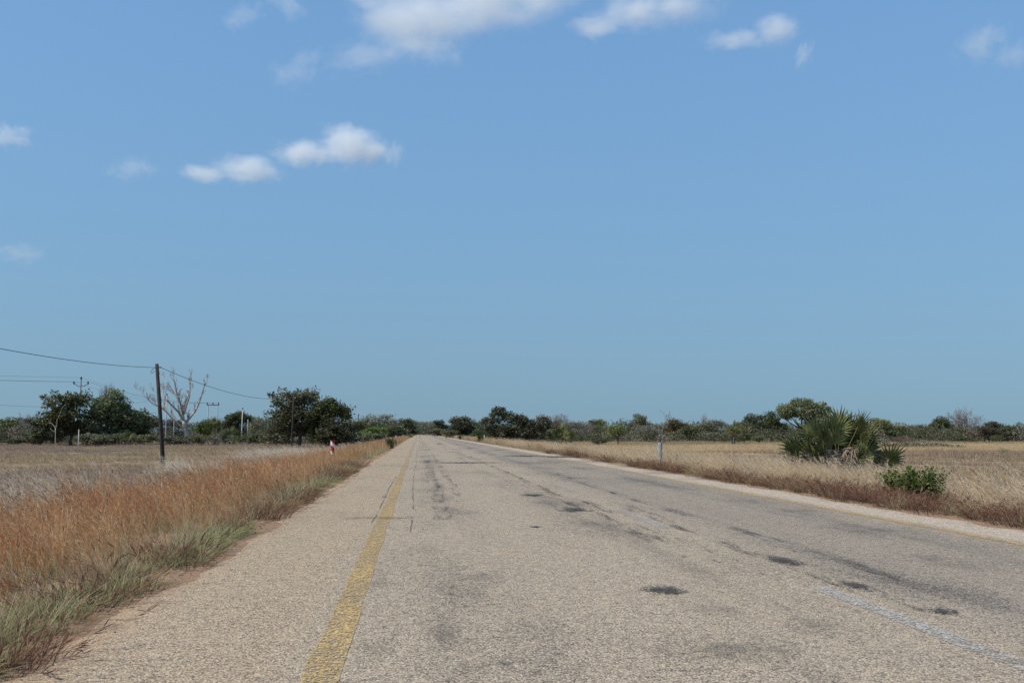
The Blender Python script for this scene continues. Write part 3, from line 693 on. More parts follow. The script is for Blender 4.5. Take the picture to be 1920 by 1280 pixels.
def lobes(seed, n, w, h, z0, flat=0.5, skirt=False):
    rg = np.random.default_rng(seed); out = []
    for i in range(n):
        t = i / max(1, n - 1) - 0.5
        a = rg.random() * 6.28; rr = w * 0.30 * math.sqrt(rg.random()) if i else 0
        r = w * rg.uniform(0.20, 0.30)
        zc = z0 + (h - z0) * rg.uniform(0.25, 0.78)
        out.append((rr * math.cos(a) * 1.15, rr * math.sin(a), zc, r, r, r * flat * rg.uniform(0.8, 1.25)))
    if skirt:
        for i in range(5):
            a = 6.28 * i / 5 + rg.random(); out.append((w * 0.24 * math.cos(a) * 1.2, w * 0.2 * math.sin(a), h * rg.uniform(0.16, 0.32), w * 0.22, w * 0.2, h * 0.17))
    out.append((w * 0.02, 0, h - w * 0.2 * flat, w * 0.22, w * 0.22, w * 0.2 * flat))
    return out
K = {}
for i in range(3):
    K['ever%d' % i] = crown_tree(100 + i, lobes(200 + i, 9, 6.5, 7.0, 1.2, 1.0, True), 0.145, L_ever, 270, 44, 0.62, 0.17, 1.5, low=-0.1)
    K['dense%d' % i] = crown_tree(110 + i, lobes(210 + i, 7, 5.0, 4.6, 0.6, 1.0, True), 0.145, L_ever, 180, 42, 0.55, 0.14, 0.9, low=-0.2)
    K['olive%d' % i] = crown_tree(120 + i, lobes(220 + i, 7, 5.5, 4.6, 1.2, 0.85, True), 0.12, L_olive, 160, 40, 0.6, 0.13, 1.4, bark)
    K['grey%d' % i] = crown_tree(130 + i, lobes(230 + i, 6, 5.0, 4.6, 1.0, 0.75, True), 0.11, L_grey, 140, 36, 0.6, 0.12, 1.2, bark_pale)
    K['bush%d' % i] = crown_tree(140 + i, lobes(240 + i, 6, 3.2, 2.0, 0.2, 0.7), 0.10, L_scrub, 70, 38, 0.42, 0.05, 0.3, bark, low=-0.4, stems=3)
    K['fresh%d' % i] = crown_tree(150 + i, lobes(250 + i, 5, 3.0, 2.8, 0.7, 0.65), 0.11, L_bright, 60, 34, 0.42, 0.08, 0.9, bark)
    K['twig%d' % i] = twig_tree(160 + i, 6.0, twig_grey if i != 1 else twig_brown, bark_pale)
K['umbrella'] = crown_tree(170, [(-1.8, 0, 4.1, 1.5, 1.6, 1.0), (0, 0.5, 4.8, 1.9, 1.8, 1.1), (1.7, -0.3, 4.4, 1.6, 1.5, 1.1), (0.6, -0.9, 3.6, 1.7, 1.2, 1.0), (-0.8, 0.9, 3.5, 1.6, 1.2, 0.9), (2.4, 0.5, 3.4, 1.1, 1.0, 0.9), (1.2, 0, 2.6, 1.2, 1.0, 0.8), (-2.4, 0.2, 3.4, 0.8, 0.8, 0.5)], 0.115, L_olive, 280, 40, 0.55, 0.16, 1.8)
K['rust'] = crown_tree(171, lobes(271, 9, 6.0, 4.2, 1.0, 0.6), 0.115, L_rust, 130, 38, 0.55, 0.10, 0.8, bark, stems=4)
K['multistem'] = crown_tree(172, lobes(272, 7, 4.6, 3.6, 1.7, 0.45), 0.115, L_olive, 95, 38, 0.5, 0.11, 1.2, bark, stems=4)
K['flattop'] = crown_tree(173, [(-0.9, 0, 2.3, 0.9, 0.9, 0.35), (0.7, 0.2, 2.4, 1.0, 0.9, 0.35), (0, -0.4, 2.1, 1.0, 0.8, 0.35)], 0.14, L_grey, 45, 18, 0.42, 0.06, 0.9, bark)
K['grove0'] = crown_tree(174, [(-3.4, 0, 4.2, 1.7, 1.5, 1.1), (-2.0, 0.3, 5.6, 1.5, 1.5, 1.2), (-0.3, 0, 4.7, 1.7, 1.7, 1.4), (1.4, 0.4, 4.2, 1.8, 1.6, 1.2), (3.0, 0, 3.6, 1.9, 1.5, 1.2), (4.1, 0.3, 2.8, 1.4, 1.3, 1.0), (-1.4, -0.8, 2.6, 2.0, 1.4, 1.3), (1.8, -0.8, 2.2, 2.2, 1.4, 1.3), (-3.0, -0.3, 2.7, 1.3, 1.2, 1.0), (-2.8, 0, 1.3, 1.6, 1.2, 0.9), (0.6, -0.4, 1.2, 2.2, 1.3, 0.9), (3.2, -0.2, 1.3, 1.6, 1.2, 0.9)], 0.145, L_ever, 340, 44, 0.6, 0.15, 1.4, bark_pale, low=0.0)

COUNT = 0
def plant(kind, x, ytop, wpx, d, name, label, group=None, rz=None, cat='tree', shift=0.0, hide=None):
    """a tree whose crown top shows at photo pixel x, ytop when it stands d metres ahead"""
    global COUNT; COUNT += 1
    tk, cr, w, h = K[kind]
    X = PX(x, d); z = gzf(X, d)
    H = px_at(x, ytop, d).z - z
    W = wpx / F_PX * d
    e = empty(name, (X, d, z), label, cat, group)
    s = W / w
    e.scale = (s, s * 0.5 + 0.5 * H / h, H / h)
    # rotate the meshes, not the scale frame, so that copies differ
    for nm, me in (('trunk', tk), ('crown', cr)):
        o = obj(nm, me, e)
        if rz: o.rotation_euler[2] = rz
    return e
T = 'trees on the left side of the field'; TR = 'trees on the right side of the field'; TM = 'trees about the far end of the road'
LEFT = [
 ('dense1', 25, 783, 66, 250, 'evergreen_tree', 'dark dome-shaped far tree at the left edge of the photo'),
 ('twig0', 58, 777, 56, 215, 'leafless_tree', 'grey leafless tree between the dark dome tree and the green bush'),
 ('bush0', 10, 800, 70, 205, 'shrub', 'green shrub at the extreme left under the dark dome tree'),
 ('bush1', 22, 822, 60, 176, 'shrub', 'low palm-like shrub at the left edge of the field'),
 ('dense0', 78, 783, 62, 176, 'evergreen_bush', 'round dark green bush left of the white dead sapling'),
 ('ever0', 133, 735, 92, 178, 'evergreen_tree', 'big evergreen in front of the power pole with the curved crossarm'),
 ('ever1', 208, 733, 100, 182, 'evergreen_tree', 'big evergreen with bare twigs above it, left of the leaning pole'),
 ('twig1', 200, 722, 34, 186, 'leafless_tree', 'bare brown twigs rising above the second big evergreen'),
 ('dense2', 246, 768, 60, 186, 'evergreen_tree', 'lower dark tree joined to the right of the big evergreens'),
 ('olive0', 278, 777, 62, 265, 'tree', 'far dark tree showing left of the leaning pole'),
 ('grey0', 325, 785, 70, 270, 'tree', 'far grey-green tree behind the base of the white dead tree'),
 ('bush2', 170, 812, 66, 172, 'shrub', 'scrubby shrub under the big evergreens, leftmost of the low row'),
 ('bush0', 222, 812, 62, 171, 'shrub', 'grey tipped shrub under the second big evergreen'),
 ('bush1', 268, 814, 62, 170, 'shrub', 'low shrub midway between the big evergreen and the leaning pole'),
 ('bush2', 322, 817, 52, 169, 'shrub', 'grey tipped shrub just right of the leaning pole'),
 ('bush0', 372, 815, 44, 172, 'shrub', 'green shrub at the foot of the white dead tree'),
 ('fresh0', 382, 786, 40, 205, 'small_tree', 'small green tree right of the white dead tree'),
 ('bush1', 478, 812, 90, 178, 'shrub', 'wide grey scrub below the white concrete pole'),
 ('ever2', 446, 772, 62, 262, 'evergreen_tree', 'rounded dark tree behind the white concrete pole'),
 ('olive1', 492, 783, 44, 240, 'tree', 'thin spreading tree left of the big roadside evergreen'),
 ('grey1', 520, 783, 70, 205, 'tree', 'grey-green scrub tree touching the left of the roadside evergreen'),
 ('bush2', 520, 810, 70, 168, 'shrub', 'brown-grey shrub left of the second telephone pole'),
 ('ever0', 562, 730, 104, 150, 'evergreen_tree', 'tall half of the big evergreen clump behind the second telephone pole'),
 ('ever2', 614, 747, 84, 148, 'evergreen_tree', 'right lower half of the big evergreen clump by the road'),
 ('dense1', 632, 785, 70, 146, 'evergreen_bush', 'dark bush at the right foot of the big evergreen clump'),
]
MID = [
 ('olive2', 668, 787, 62, 260, 'tree', 'olive tree right of the big evergreen clump'),
 ('grey2', 716, 777, 84, 330, 'tree', 'broad grey-crowned far tree left of the road'),
 ('fresh1', 700, 800, 54, 230, 'small_tree', 'fresh green roadside tree behind the dark transformer pole'),
 ('olive1', 742, 796, 54, 290, 'tree', 'green tree just left of the warning sign'),
 ('dense2', 757, 785, 40, 420, 'evergreen_tree', 'dark far tree above the warning sign'),
 ('bush1', 690, 812, 70, 190, 'shrub', 'dull shrub behind the rusty grass under the transformer pole'),
 ('olive0', 795, 789, 50, 640, 'tree', 'flat green tree where the road meets the horizon'),
 ('dense0', 824, 787, 30, 480, 'evergreen_tree', 'small dark tree just right of the road end'),
 ('bush2', 822, 803, 46, 400, 'shrub', 'dark shrub at the right of the road end'),
 ('dense2', 860, 781, 52, 300, 'evergreen_tree', 'round dark green tree standing alone right of the road end'),
 ('olive2', 890, 789, 40, 330, 'tree', 'olive tree between the round tree and the big clump'),
 ('dense1', 897, 806, 24, 215, 'evergreen_bush', 'dark bush at the left foot of the right-hand big clump'),
 ('bush0', 845, 806, 30, 270, 'shrub', 'pale green shrub under the round tree by the road'),
]
RIGHT = [
 ('grove0', 958, 764, 112, 165, 'evergreen_tree', 'big spreading dark evergreen right of the road with pale trunk'),
 ('rust', 1022, 778, 60, 240, 'tree', 'brownish tree behind the right end of the big evergreen'),
 ('twig1', 1050, 776, 34, 235, 'leafless_tree', 'brown leafless tree with pale trunk right of the big evergreen'),
 ('bush1', 1015, 806, 60, 180, 'shrub', 'brown brush under the right end of the big evergreen'),
 ('grey0', 1078, 789, 46, 225, 'tree', 'grey-green tree behind the mid-distance palm clump'),
 ('twig0', 1096, 790, 44, 240, 'leafless_tree', 'mauve leafless tree right of the mid-distance palm clump'),
 ('dense0', 1122, 786, 52, 245, 'evergreen_tree', 'dark green tree between the leafless tree and the small field tree'),
 ('olive0', 1142, 796, 60, 240, 'tree', 'low olive tree behind the small field tree'),
 ('fresh2', 1160, 795, 34, 158, 'small_tree', 'small bright green tree standing alone in the right field'),
 ('bush0', 1128, 822, 34, 150, 'shrub', 'low round shrub left of the small field tree'),
 ('grey1', 1176, 788, 36, 235, 'tree', 'grey twiggy tree right of the small field tree'),
 ('olive1', 1202, 776, 42, 250, 'tree', 'round-topped tree left of the arched bare branch'),
 ('grey2', 1212, 797, 56, 215, 'tree', 'pale grey-green tree behind the grey marker post'),
 ('rust', 1268, 784, 60, 245, 'tree', 'brown-topped tree right of the grey marker post'),
 ('fresh0', 1288, 799, 24, 215, 'small_tree', 'narrow fresh green tree under the brown-topped tree'),
 ('olive2', 1300, 797, 60, 235, 'tree', 'mid-green tree between the brown-topped and pale leafless trees'),
 ('twig2', 1322, 776, 18, 270, 'leafless_tree', 'pale narrow leafless tree poking above the right treeline'),
 ('grey0', 1345, 786, 44, 250, 'tree', 'olive-grey tree right of the pale narrow leafless one'),
 ('dense2', 1322, 795, 50, 240, 'evergreen_tree', 'dark tree below the pale narrow leafless one'),
 ('flattop', 1338, 810, 32, 158, 'small_tree', 'small flat-topped tree with thin trunk in the right field'),
 ('multistem', 1376, 797, 42, 155, 'tree', 'yellow-green several-stemmed tree at the front of the right treeline'),
 ('olive0', 1386, 789, 20, 260, 'tree', 'tiny flat crown between treeline gaps left of the round tree'),
 ('dense1', 1411, 776, 34, 240, 'evergreen_tree', 'round dark tree left of the umbrella tree'),
 ('ever1', 1446, 772, 60, 225, 'evergreen_tree', 'broad dark tree directly left of the umbrella tree'),
 ('fresh1', 1397, 812, 34, 165, 'small_tree', 'light green bush tree right of the several-stemmed tree'),
 ('fresh2', 1424, 816, 26, 172, 'small_tree', 'small light green bush left of the fan palm'),
 ('bush2', 1362, 816, 40, 205, 'shrub', 'grey shrub behind the several-stemmed tree'),
 ('umbrella', 1506, 747, 96, 215, 'umbrella_tree', 'tall olive umbrella-crowned tree behind the fan palm'),
 ('dense0', 1535, 785, 60, 205, 'evergreen_tree', 'dark tree hidden behind the middle of the fan palm'),
 ('olive1', 1652, 784, 66, 215, 'tree', 'olive tree just right of the fan palm'),
 ('dense2', 1684, 799, 44, 220, 'evergreen_tree', 'dark low tree right of the olive one by the palm'),
 ('twig1', 1690, 818, 50, 160, 'leafless_shrub', 'mauve leafless brush right of the fan palm'),
 ('grey2', 1722, 796, 44, 265, 'tree', 'dark topped grey-green tree midway to the domed leafless tree'),
 ('olive2', 1742, 800, 60, 255, 'tree', 'low olive tree left of the domed leafless tree'),
 ('dense1', 1768, 781, 38, 265, 'evergreen_tree', 'dark tree touching the left of the domed leafless tree'),
 ('twig2', 1808, 766, 70, 270, 'leafless_tree', 'large grey leafless tree with domed crown at the right'),
 ('grey1', 1770, 803, 60, 230, 'tree', 'grey-green tree below the left of the domed leafless tree'),
 ('dense0', 1796, 801, 54, 235, 'evergreen_tree', 'dark tree below the domed leafless tree'),
 ('fresh0', 1806, 818, 26, 190, 'small_tree', 'fresh green bush at the foot of the right treeline'),
 ('rust', 1850, 797, 70, 190, 'tree', 'rusty green many-stemmed tree at the right'),
 ('ever2', 1862, 790, 44, 245, 'evergreen_tree', 'dark crown behind the rusty green tree'),
 ('dense2', 1890, 798, 54, 205, 'evergreen_tree', 'dark tree right of the rusty green tree'),
 ('olive0', 1925, 802, 50, 215, 'tree', 'olive tree cut by the right edge of the photo'),
]
rr_ = np.random.default_rng(5)
for lst, g in ((LEFT, T), (MID, TM), (RIGHT, TR)):
    for kind, x, yt, w, d, nm, lab in lst:
        cat = 'shrub' if 'shrub' in nm or 'bush' in nm else 'tree'
        plant(kind, x, yt, w, d, nm, lab, g, cat=cat)

# far wood and undergrowth nobody could count
def wood(name, spots, leaf, per, mat, label):
    rg = np.random.default_rng(77); C = []; R = []
    for X, Yd, z, r, h in spots:
        n = int(per * rg.uniform(0.7, 1.3))
        q = rg.normal(0, 1, (n, 3)); q /= np.linalg.norm(q, axis=1, keepdims=True); q *= rg.random((n, 1)) ** 0.35
        lump = np.array([X, Yd, z + h * 0.5]); c = lump + q * np.array([r, r, h * 0.52])
        c[:, 2] = np.maximum(c[:, 2], z + 0.05)
        C.append(c); R.append(np.full(n, rg.random()))
    me = leaves_mesh(name, np.concatenate(C), np.concatenate(R), leaf, mat, rg)
    return tag(obj(name, me), label, 'trees', None, 'stuff')
sp = []
for i in range(620):
    d = rr_.uniform(300, 640); x = rr_.uniform(-0.52, 0.72) * d
    if d < 590 and XL - 7 < x < XR + 6: continue
    sp.append((x, d, gzf(x, d), rr_.uniform(2.0, 5.0), rr_.uniform(3.0, 6.5) * (0.75 + d / 1500)))
for i in range(130):                                           # closing the view where the road ends
    x = rr_.uniform(-40, 60); d = rr_.uniform(610, 680)
    sp.append((x, d, gzf(x, d), rr_.uniform(2.5, 5), rr_.uniform(5, 8.5)))
L_far = leaf_mat('far_wood_leaves', (0.060, 0.072, 0.042), (0.150, 0.160, 0.085), 0.2, (0.20, 0.175, 0.15))  # distance haze put into the leaf colour, greyer than the near trees
wood('far_woodland', sp, 0.30, 360, L_far, 'hazy far woodland along the horizon behind the nearer trees')
sp = []
for i in range(420):
    left = rr_.random() < 0.36
    d = rr_.uniform(182, 260) if left else rr_.uniform(185, 270)
    x = rr_.uniform(-0.46, -0.075) * d if left else rr_.uniform(0.085, 0.64) * d
    sp.append((x, d, gzf(x, d), rr_.uniform(1.2, 2.6), rr_.uniform(1.5, 3.9)))
wood('scrub_thicket', sp, 0.14, 300, L_scrub, 'tangled low scrub filling the gaps between the trees')
sp = []
for i in range(90):                                           # low green drift on the right field and roadside clumps
    t = rr_.random(); d = 118 + 12 * rr_.random(); x = PX(1655 + 150 * t, d)
    sp.append((x, d, gzf(x, d), rr_.uniform(0.4, 1.0), rr_.uniform(0.35, 1.15) * (1.15 - 0.75 * t)))
wood('fallen_brush', sp, 0.10, 60, L_scrub, 'long low heap of green brush right of the fan palm')

# ------------------------------------------------------------------ the white dead tree, the dead sapling, the arched bare branch
def dead_tree(name, base, limbs, d, label, mat, seed, twigs=3, minr=0.012, trunk_n=1, group=None):
    """limbs: lists of (px, py, depth offset, radius) in the tree's own upright plane"""
    X0 = PX(base[0], d); z0 = gzf(X0, d)
    e = empty(name, (X0, d, z0), label, 'tree', group)
    rg = np.random.default_rng(seed)
    for i, lb in enumerate(limbs):
        acc = Acc(); pts = []; rad = []
        for x, y, dy, r in lb:
            p = px_at(x, y, d); pts.append(np.array([p.x - X0, dy, p.z - z0])); rad.append(r)
        if i < trunk_n: pts[0][2] = -0.2
        acc.tube(pts, rad, 7)
        if twigs:
            for k in range(1, len(pts)):
                for rep in range(2 if i >= trunk_n else 0):
                    dd = pts[k] - pts[k - 1]; dd = dd / np.linalg.norm(dd) + rg.normal(0, 0.45, 3)
                    branch(acc, pts[k] * (1 - 0.4 * rep) + pts[k - 1] * 0.4 * rep, dd, rg.uniform(0.5, 0.85), rad[k] * 0.5, twigs, rg, 0.36, 0.30, (2, 4), 4, minr, 0.2)
        obj('trunk' if i < trunk_n else 'limb', acc.mesh('limb', mat), e)
    return e
D = 182
dead_tree('dead_tree', (351, 834), [
    [(352, 834, 0, .46), (350, 815, 0, .38), (346, 797, 0.1, .36), (344, 786, 0.1, .30)],
    [(344, 788, 0.1, .26), (336, 772, -.6, .18), (325, 760, -1.2, .15), (314, 748, -1.4, .11), (306, 735, -1.2, .07)],
    [(343, 784, 0.1, .28), (341, 768, .3, .22), (334, 750, .6, .16), (323, 735, 1.0, .12), (312, 718, 1.2, .08), (300, 703, 1.4, .045)],
    [(343, 776, 0.1, .22), (339, 755, -.5, .16), (333, 735, -.9, .12), (330, 716, -1.2, .07), (326, 703, -1.2, .04)],
    [(343, 772, 0.2, .18), (346, 752, .9, .13), (351, 738, 1.3, .09), (352, 720, 1.5, .05)],
    [(345, 775, 0.1, .22), (352, 758, -.8, .15), (358, 745, -1.2, .10), (360, 728, -1.4, .06), (362, 712, -1.3, .04)],
    [(345, 797, 0.1, .26), (353, 785, .4, .22), (364, 771, .7, .16), (371, 757, .8, .13), (376, 740, .9, .09), (381, 722, .9, .055), (387, 713, .9, .03)],
    [(340, 800, 0.1, .14), (322, 782, -.4, .11), (308, 766, -.8, .09), (290, 758, -1.0, .07), (276, 744, -1.2, .045), (264, 735, -1.2, .03)],
    [(334, 788, 0.1, .10), (317, 774, .8, .08), (300, 766, 1.0, .07), (287, 756, 1.2, .045), (276, 750, 1.3, .03)],
    [(325, 738, 0.1, .09), (315, 730, .2, .07), (304, 728, .3, .05), (290, 733, .3, .03)]], D,
    'tall bleached white dead tree with fanning bare limbs behind the leaning pole', bark_dead, 3, 3)
# a few surviving leaves on its left limb
dead_tree('dead_sapling', (104, 834), [
    [(104, 834, 0, .075), (104, 815, 0, .065), (104, 803, 0, .06)],
    [(104, 803, 0, .05), (101, 798, 0, .045), (96, 793, .1, .035), (91, 792, .1, .025)],
    [(104, 803, 0, .05), (107, 795, 0, .04), (107, 787, -.1, .035), (112, 778, -.1, .028), (115, 768, -.1, .018), (120, 760, -.1, .012)],
    [(103, 809, 0, .03), (98, 807, .1, .024), (93, 803, .2, .015)],
    [(96, 793, .1, .025), (94, 788, .1, .018), (95, 784, .1, .012)]], 172,
    'slender white dead sapling in front of the left evergreens', bark_dead, 4, 0)
dead_tree('bare_tree', (1243, 832), [
    [(1243, 832, 0, .12), (1242, 818, 0, .10), (1236, 803, 0, .09), (1230, 797, 0, .07), (1222, 793, 0, .05), (1212, 794, 0, .03)],
    [(1240, 810, 0, .06), (1246, 796, 0, .045), (1247, 786, 0, .03), (1245, 780, 0, .02)],
    [(1246, 796, 0, .04), (1250, 788, 0, .03), (1254, 784, 0, .02)]], 205,
    'bare tree with a long arched branch behind the grey marker post', twig_grey, 6, 2, 0.012)

# ------------------------------------------------------------------ fan palms
M_frond = NT('fan_palm_leaf'); q = M_frond
f = q.attr('rnd'); oi = q.n('ShaderNodeObjectInfo').outputs['Random']
c = q.mix(q.math('MULTIPLY_ADD', f, 0.5, q.math('MULTIPLY', oi, 0.5)), (0.040, 0.052, 0.018), (0.22, 0.235, 0.080))
c = q.mix(q.smooth(q.attr('tip'), 0.75, 1.0, 0, 0.45), c, (0.26, 0.22, 0.12))
q.color(c); q.b.inputs['Roughness'].default_value = 0.55; q.b.inputs['Specular IOR Level'].default_value = 0.2
tr = q.n('ShaderNodeBsdfTranslucent'); q.l(c, tr.inputs[0]); mx = q.n('ShaderNodeMixShader'); mx.inputs[0].default_value = 0.2
q.l(q.b.outputs[0], mx.inputs[1]); q.l(tr.outputs[0], mx.inputs[2]); q.l(mx.outputs[0], q.o.inputs['Surface']); M_frond = q.m
q = NT('dead_palm_leaf'); c = q.mix(q.attr('rnd'), (0.09, 0.07, 0.05), (0.24, 0.19, 0.14)); q.color(c); M_dead = q.m
q = NT('palm_stalk'); q.color((0.16, 0.15, 0.07)); M_stalk = q.m
def fan_mesh(name, seed, n, R, arc, droop, mat, cone=0.25):
    """fan blade: base at origin, opening along +Y, face up"""
    rg = np.random.default_rng(seed); vs, fs, rn, tp = [], [], [], []
    for k in range(n):
        a = (k / (n - 1) - 0.5) * arc + rg.normal(0, 0.02); L = R * (0.72 + 0.28 * math.cos(a * 0.75)) * rg.uniform(0.86, 1.08)
        ax = np.array([math.sin(a), math.cos(a), 0]); sd = np.array([math.cos(a), -math.sin(a), 0])
        wmid = R * arc / n * 0.72; r = rg.random(); dr = droop * rg.uniform(0.4, 1.6)
        i0 = len(vs)
        for t, w in ((0.02, 0.03), (0.38, 0.40), (0.55, 0.30), (0.80, 0.14)):
            z = cone * t * L * abs(math.sin(a)) * 0.9 - dr * t ** 2.4 * L
            p = ax * t * L + np.array([0, 0, z])
            vs += [p - sd * wmid * w, p + np.array([0, 0, -0.35 * wmid * w * 2]), p + sd * wmid * w]; rn += [r] * 3; tp += [t] * 3
        vs.append(ax * L + np.array([0, 0, cone * L * abs(math.sin(a)) * 0.9 - dr * L])); rn.append(r); tp.append(1.0)
        for s in range(3):
            a0 = i0 + 3 * s; b0 = a0 + 3
            for j in (0, 1):
                fs += [(a0 + j, a0 + j + 1, b0 + j + 1), (a0 + j, b0 + j + 1, b0 + j)]
        e0 = i0 + 9; e = len(vs) - 1
        fs += [(e0, e0 + 1, e), (e0 + 1, e0 + 2, e)]
    me = mesh_np(name, vs, fs); attr(me, 'rnd', rn); attr(me, 'tip', tp); me.materials.append(mat); return me
FAN = [fan_mesh('frond', 300 + i, 20, 1.0, 3.6 + 0.3 * i, 0.10 + 0.06 * i, M_frond) for i in range(4)]
DEADFAN = [fan_mesh('dead_frond', 320 + i, 16, 0.8, 2.4, 0.5, M_dead, 0.6) for i in range(3)]
def stalk_mesh(L, r):
    a = Acc(); a.tube([(0, 0, 0), (0, 0.5 * L, 0.02), (0, L, 0)], [r, r * 0.8, r * 0.6], 5); return a.mesh('stalk', M_stalk)
STALK = stalk_mesh(1.0, 0.022)
def add_frond(parent, root, tip, size, mesh, roll, mat_stalk=STALK, face=None):
    """stalk from root to tip, then the fan; face = the way the blade's upper side looks"""
    root, tip = Vector(root), Vector(tip); d = tip - root; L = d.length
    s = obj('stalk', mat_stalk, parent); s.location = root; s.rotation_mode = 'QUATERNION'
    s.rotation_quaternion = d.to_track_quat('Y', 'Z'); s.scale = (1, L, 1)
    b = obj('frond', mesh, parent); b.location = tip; b.rotation_mode = 'QUATERNION'
    yv = d.normalized(); zv = Vector(face if face else (0, -0.6, 0.8)); zv = (zv - yv * zv.dot(yv)).normalized(); xv = yv.cross(zv)
    mt = Matrix((xv, yv, zv)).transposed()
    b.rotation_quaternion = mt.to_quaternion() @ Quaternion((0, 1, 0), roll); b.scale = (size,) * 3
    return b
M_stem = simple_mat('palm_stem', (0.10, 0.08, 0.06), 0.9, 0.4, 8)
def palm_clump(x, ybase, d, label, specs, seed, ndead, group=None, name='fan_palm', spread=1.6):
    X0 = PX(x, d); z0 = gzf(X0, d); e = empty(name, (X0, d, z0), label, 'palm', group)
    rg = np.random.default_rng(seed)
    for i, (px, py, size, rx) in enumerate(specs):
        p = px_at(px, py, d); dy = rg.uniform(-1.0, 1.0); tip = Vector((p.x - X0, dy, p.z - z0))
        root = Vector((tip.x * 0.55 + rg.normal(0, .1), dy * 0.4, 0.25 + 0.12 * rg.random()))
        dirv = Vector((rx, -0.25 + 0.3 * rg.normal(0, 1), 1.0)).normalized()
        root = tip - dirv * max(0.35, (tip.z - root.z) * rg.uniform(0.8, 1.1))
        root.z = max(root.z, 0.05)
        add_frond(e, root, tip, size * rg.uniform(0.92, 1.1), FAN[rg.integers(0, 4)], rg.normal(0, 0.35), face=(rg.normal(0, .4), -1.0, 0.35 + rg.normal(0, .3)))
    for k in range(ndead):
        a = rg.random() * 6.28; r = spread * math.sqrt(rg.random())
        root = Vector((r * math.cos(a) * 1.25, r * math.sin(a) * 0.8, rg.uniform(0.4, 1.25)))
        o = obj('dead_frond', DEADFAN[k % 3], e); o.location = root
        o.rotation_euler = (rg.uniform(-1.5, -0.4), rg.normal(0, 0.5), rg.uniform(0, 6.28)); o.scale = (rg.uniform(0.7, 1.1),) * 3
    for k in range(5):
        st = Acc()
        a = rg.random() * 6.28; r = spread * 0.7 * rg.random()
        b = np.array([r * math.cos(a), r * math.sin(a), -0.1])
        st.tube([b, b + np.array([rg.normal(0, .1), rg.normal(0, .1), 0.4]), b + np.array([rg.normal(0, .2), rg.normal(0, .2), 0.8])], [0.15, 0.13, 0.10], 7)
        obj('stem', st.mesh('stem', M_stem), e)
    return e
PD = 46.0
palm_clump(1568, 892, PD, 'large green fan palm clump growing by the right verge', [
    (1540, 817, 1.10, -0.45), (1508, 830, 0.95, -0.55), (1487, 842, 1.05, -1.3), (1480, 850, .9, -1.7), (1572, 806, 1.0, 0.05), (1578, 795, 1.02, 0.12), (1592, 800, 0.95, 0.30),
    (1596, 832, 1.05, -0.1), (1625, 837, 1.0, 0.30), (1612, 812, 0.9, 0.35), (1602, 806, 0.95, 0.25), (1560, 830, 0.95, -0.2), (1635, 828, 0.8, 0.6), (1585, 840, .9, 0.1),
    (1650, 858, 0.85, 1.5), (1646, 862, 0.75, 2.2), (1530, 845, .85, -.6), (1475, 868, .6, -1.6), (1552, 812, .95, -.15), (1618, 850, .8, .7), (1545, 855, .8, -.5), (1600, 858, .7, .4), (1515, 852, .8, -.9), (1588, 815, 1.0, 0.1), (1565, 822, 1.0, -.1), (1530, 825, .95, -.35), (1608, 825, .95, .3), (1575, 850, .9, 0.0), (1500, 845, .9, -.8), (1640, 845, .85, .9), (1556, 842, .9, -.3), (1622, 820, .9, .4)], 21, 34, spread=1.9)
palm_clump(1055, 832, 150, 'mid-distance fan palm clump right of the big evergreen', [
    (1046, 812, 1.3, -0.6), (1055, 808, 1.3, 0), (1064, 810, 1.3, 0.5), (1070, 818, 1.1, 0.9), (1040, 820, 1.1, -1.0), (1058, 818, 1.2, 0.2), (1050, 822, 1.1, -.3)], 22, 8, 'fan palms', spread=2.0)
palm_clump(400, 832, 178, 'grey fan palm with dark trunk left of the white concrete pole', [
    (393, 797, 1.3, -0.7), (400, 792, 1.4, 0), (407, 796, 1.3, 0.7), (396, 803, 1.2, -1.2), (405, 804, 1.2, 1.2), (400, 800, 1.2, 0.2), (386, 800, 1.2, -1.0)], 23, 10, 'fan palms', spread=1.2)
palm_clump(436, 832, 180, 'lower fan palm scrub right of the grey palm', [
    (428, 815, 1.3, -0.7), (436, 812, 1.3, 0), (446, 816, 1.3, 0.7), (440, 822, 1.1, 0.3), (422, 822, 1.1, -.8)], 24, 10, 'fan palms', spread=1.8)
palm_clump(238, 832, 168, 'small fan palm in the scrub below the second big evergreen', [
    (232, 822, 1.1, -0.7), (238, 818, 1.1, 0), (245, 821, 1.1, 0.7), (251, 825, .9, .9)], 25, 8, 'fan palms', spread=1.4)

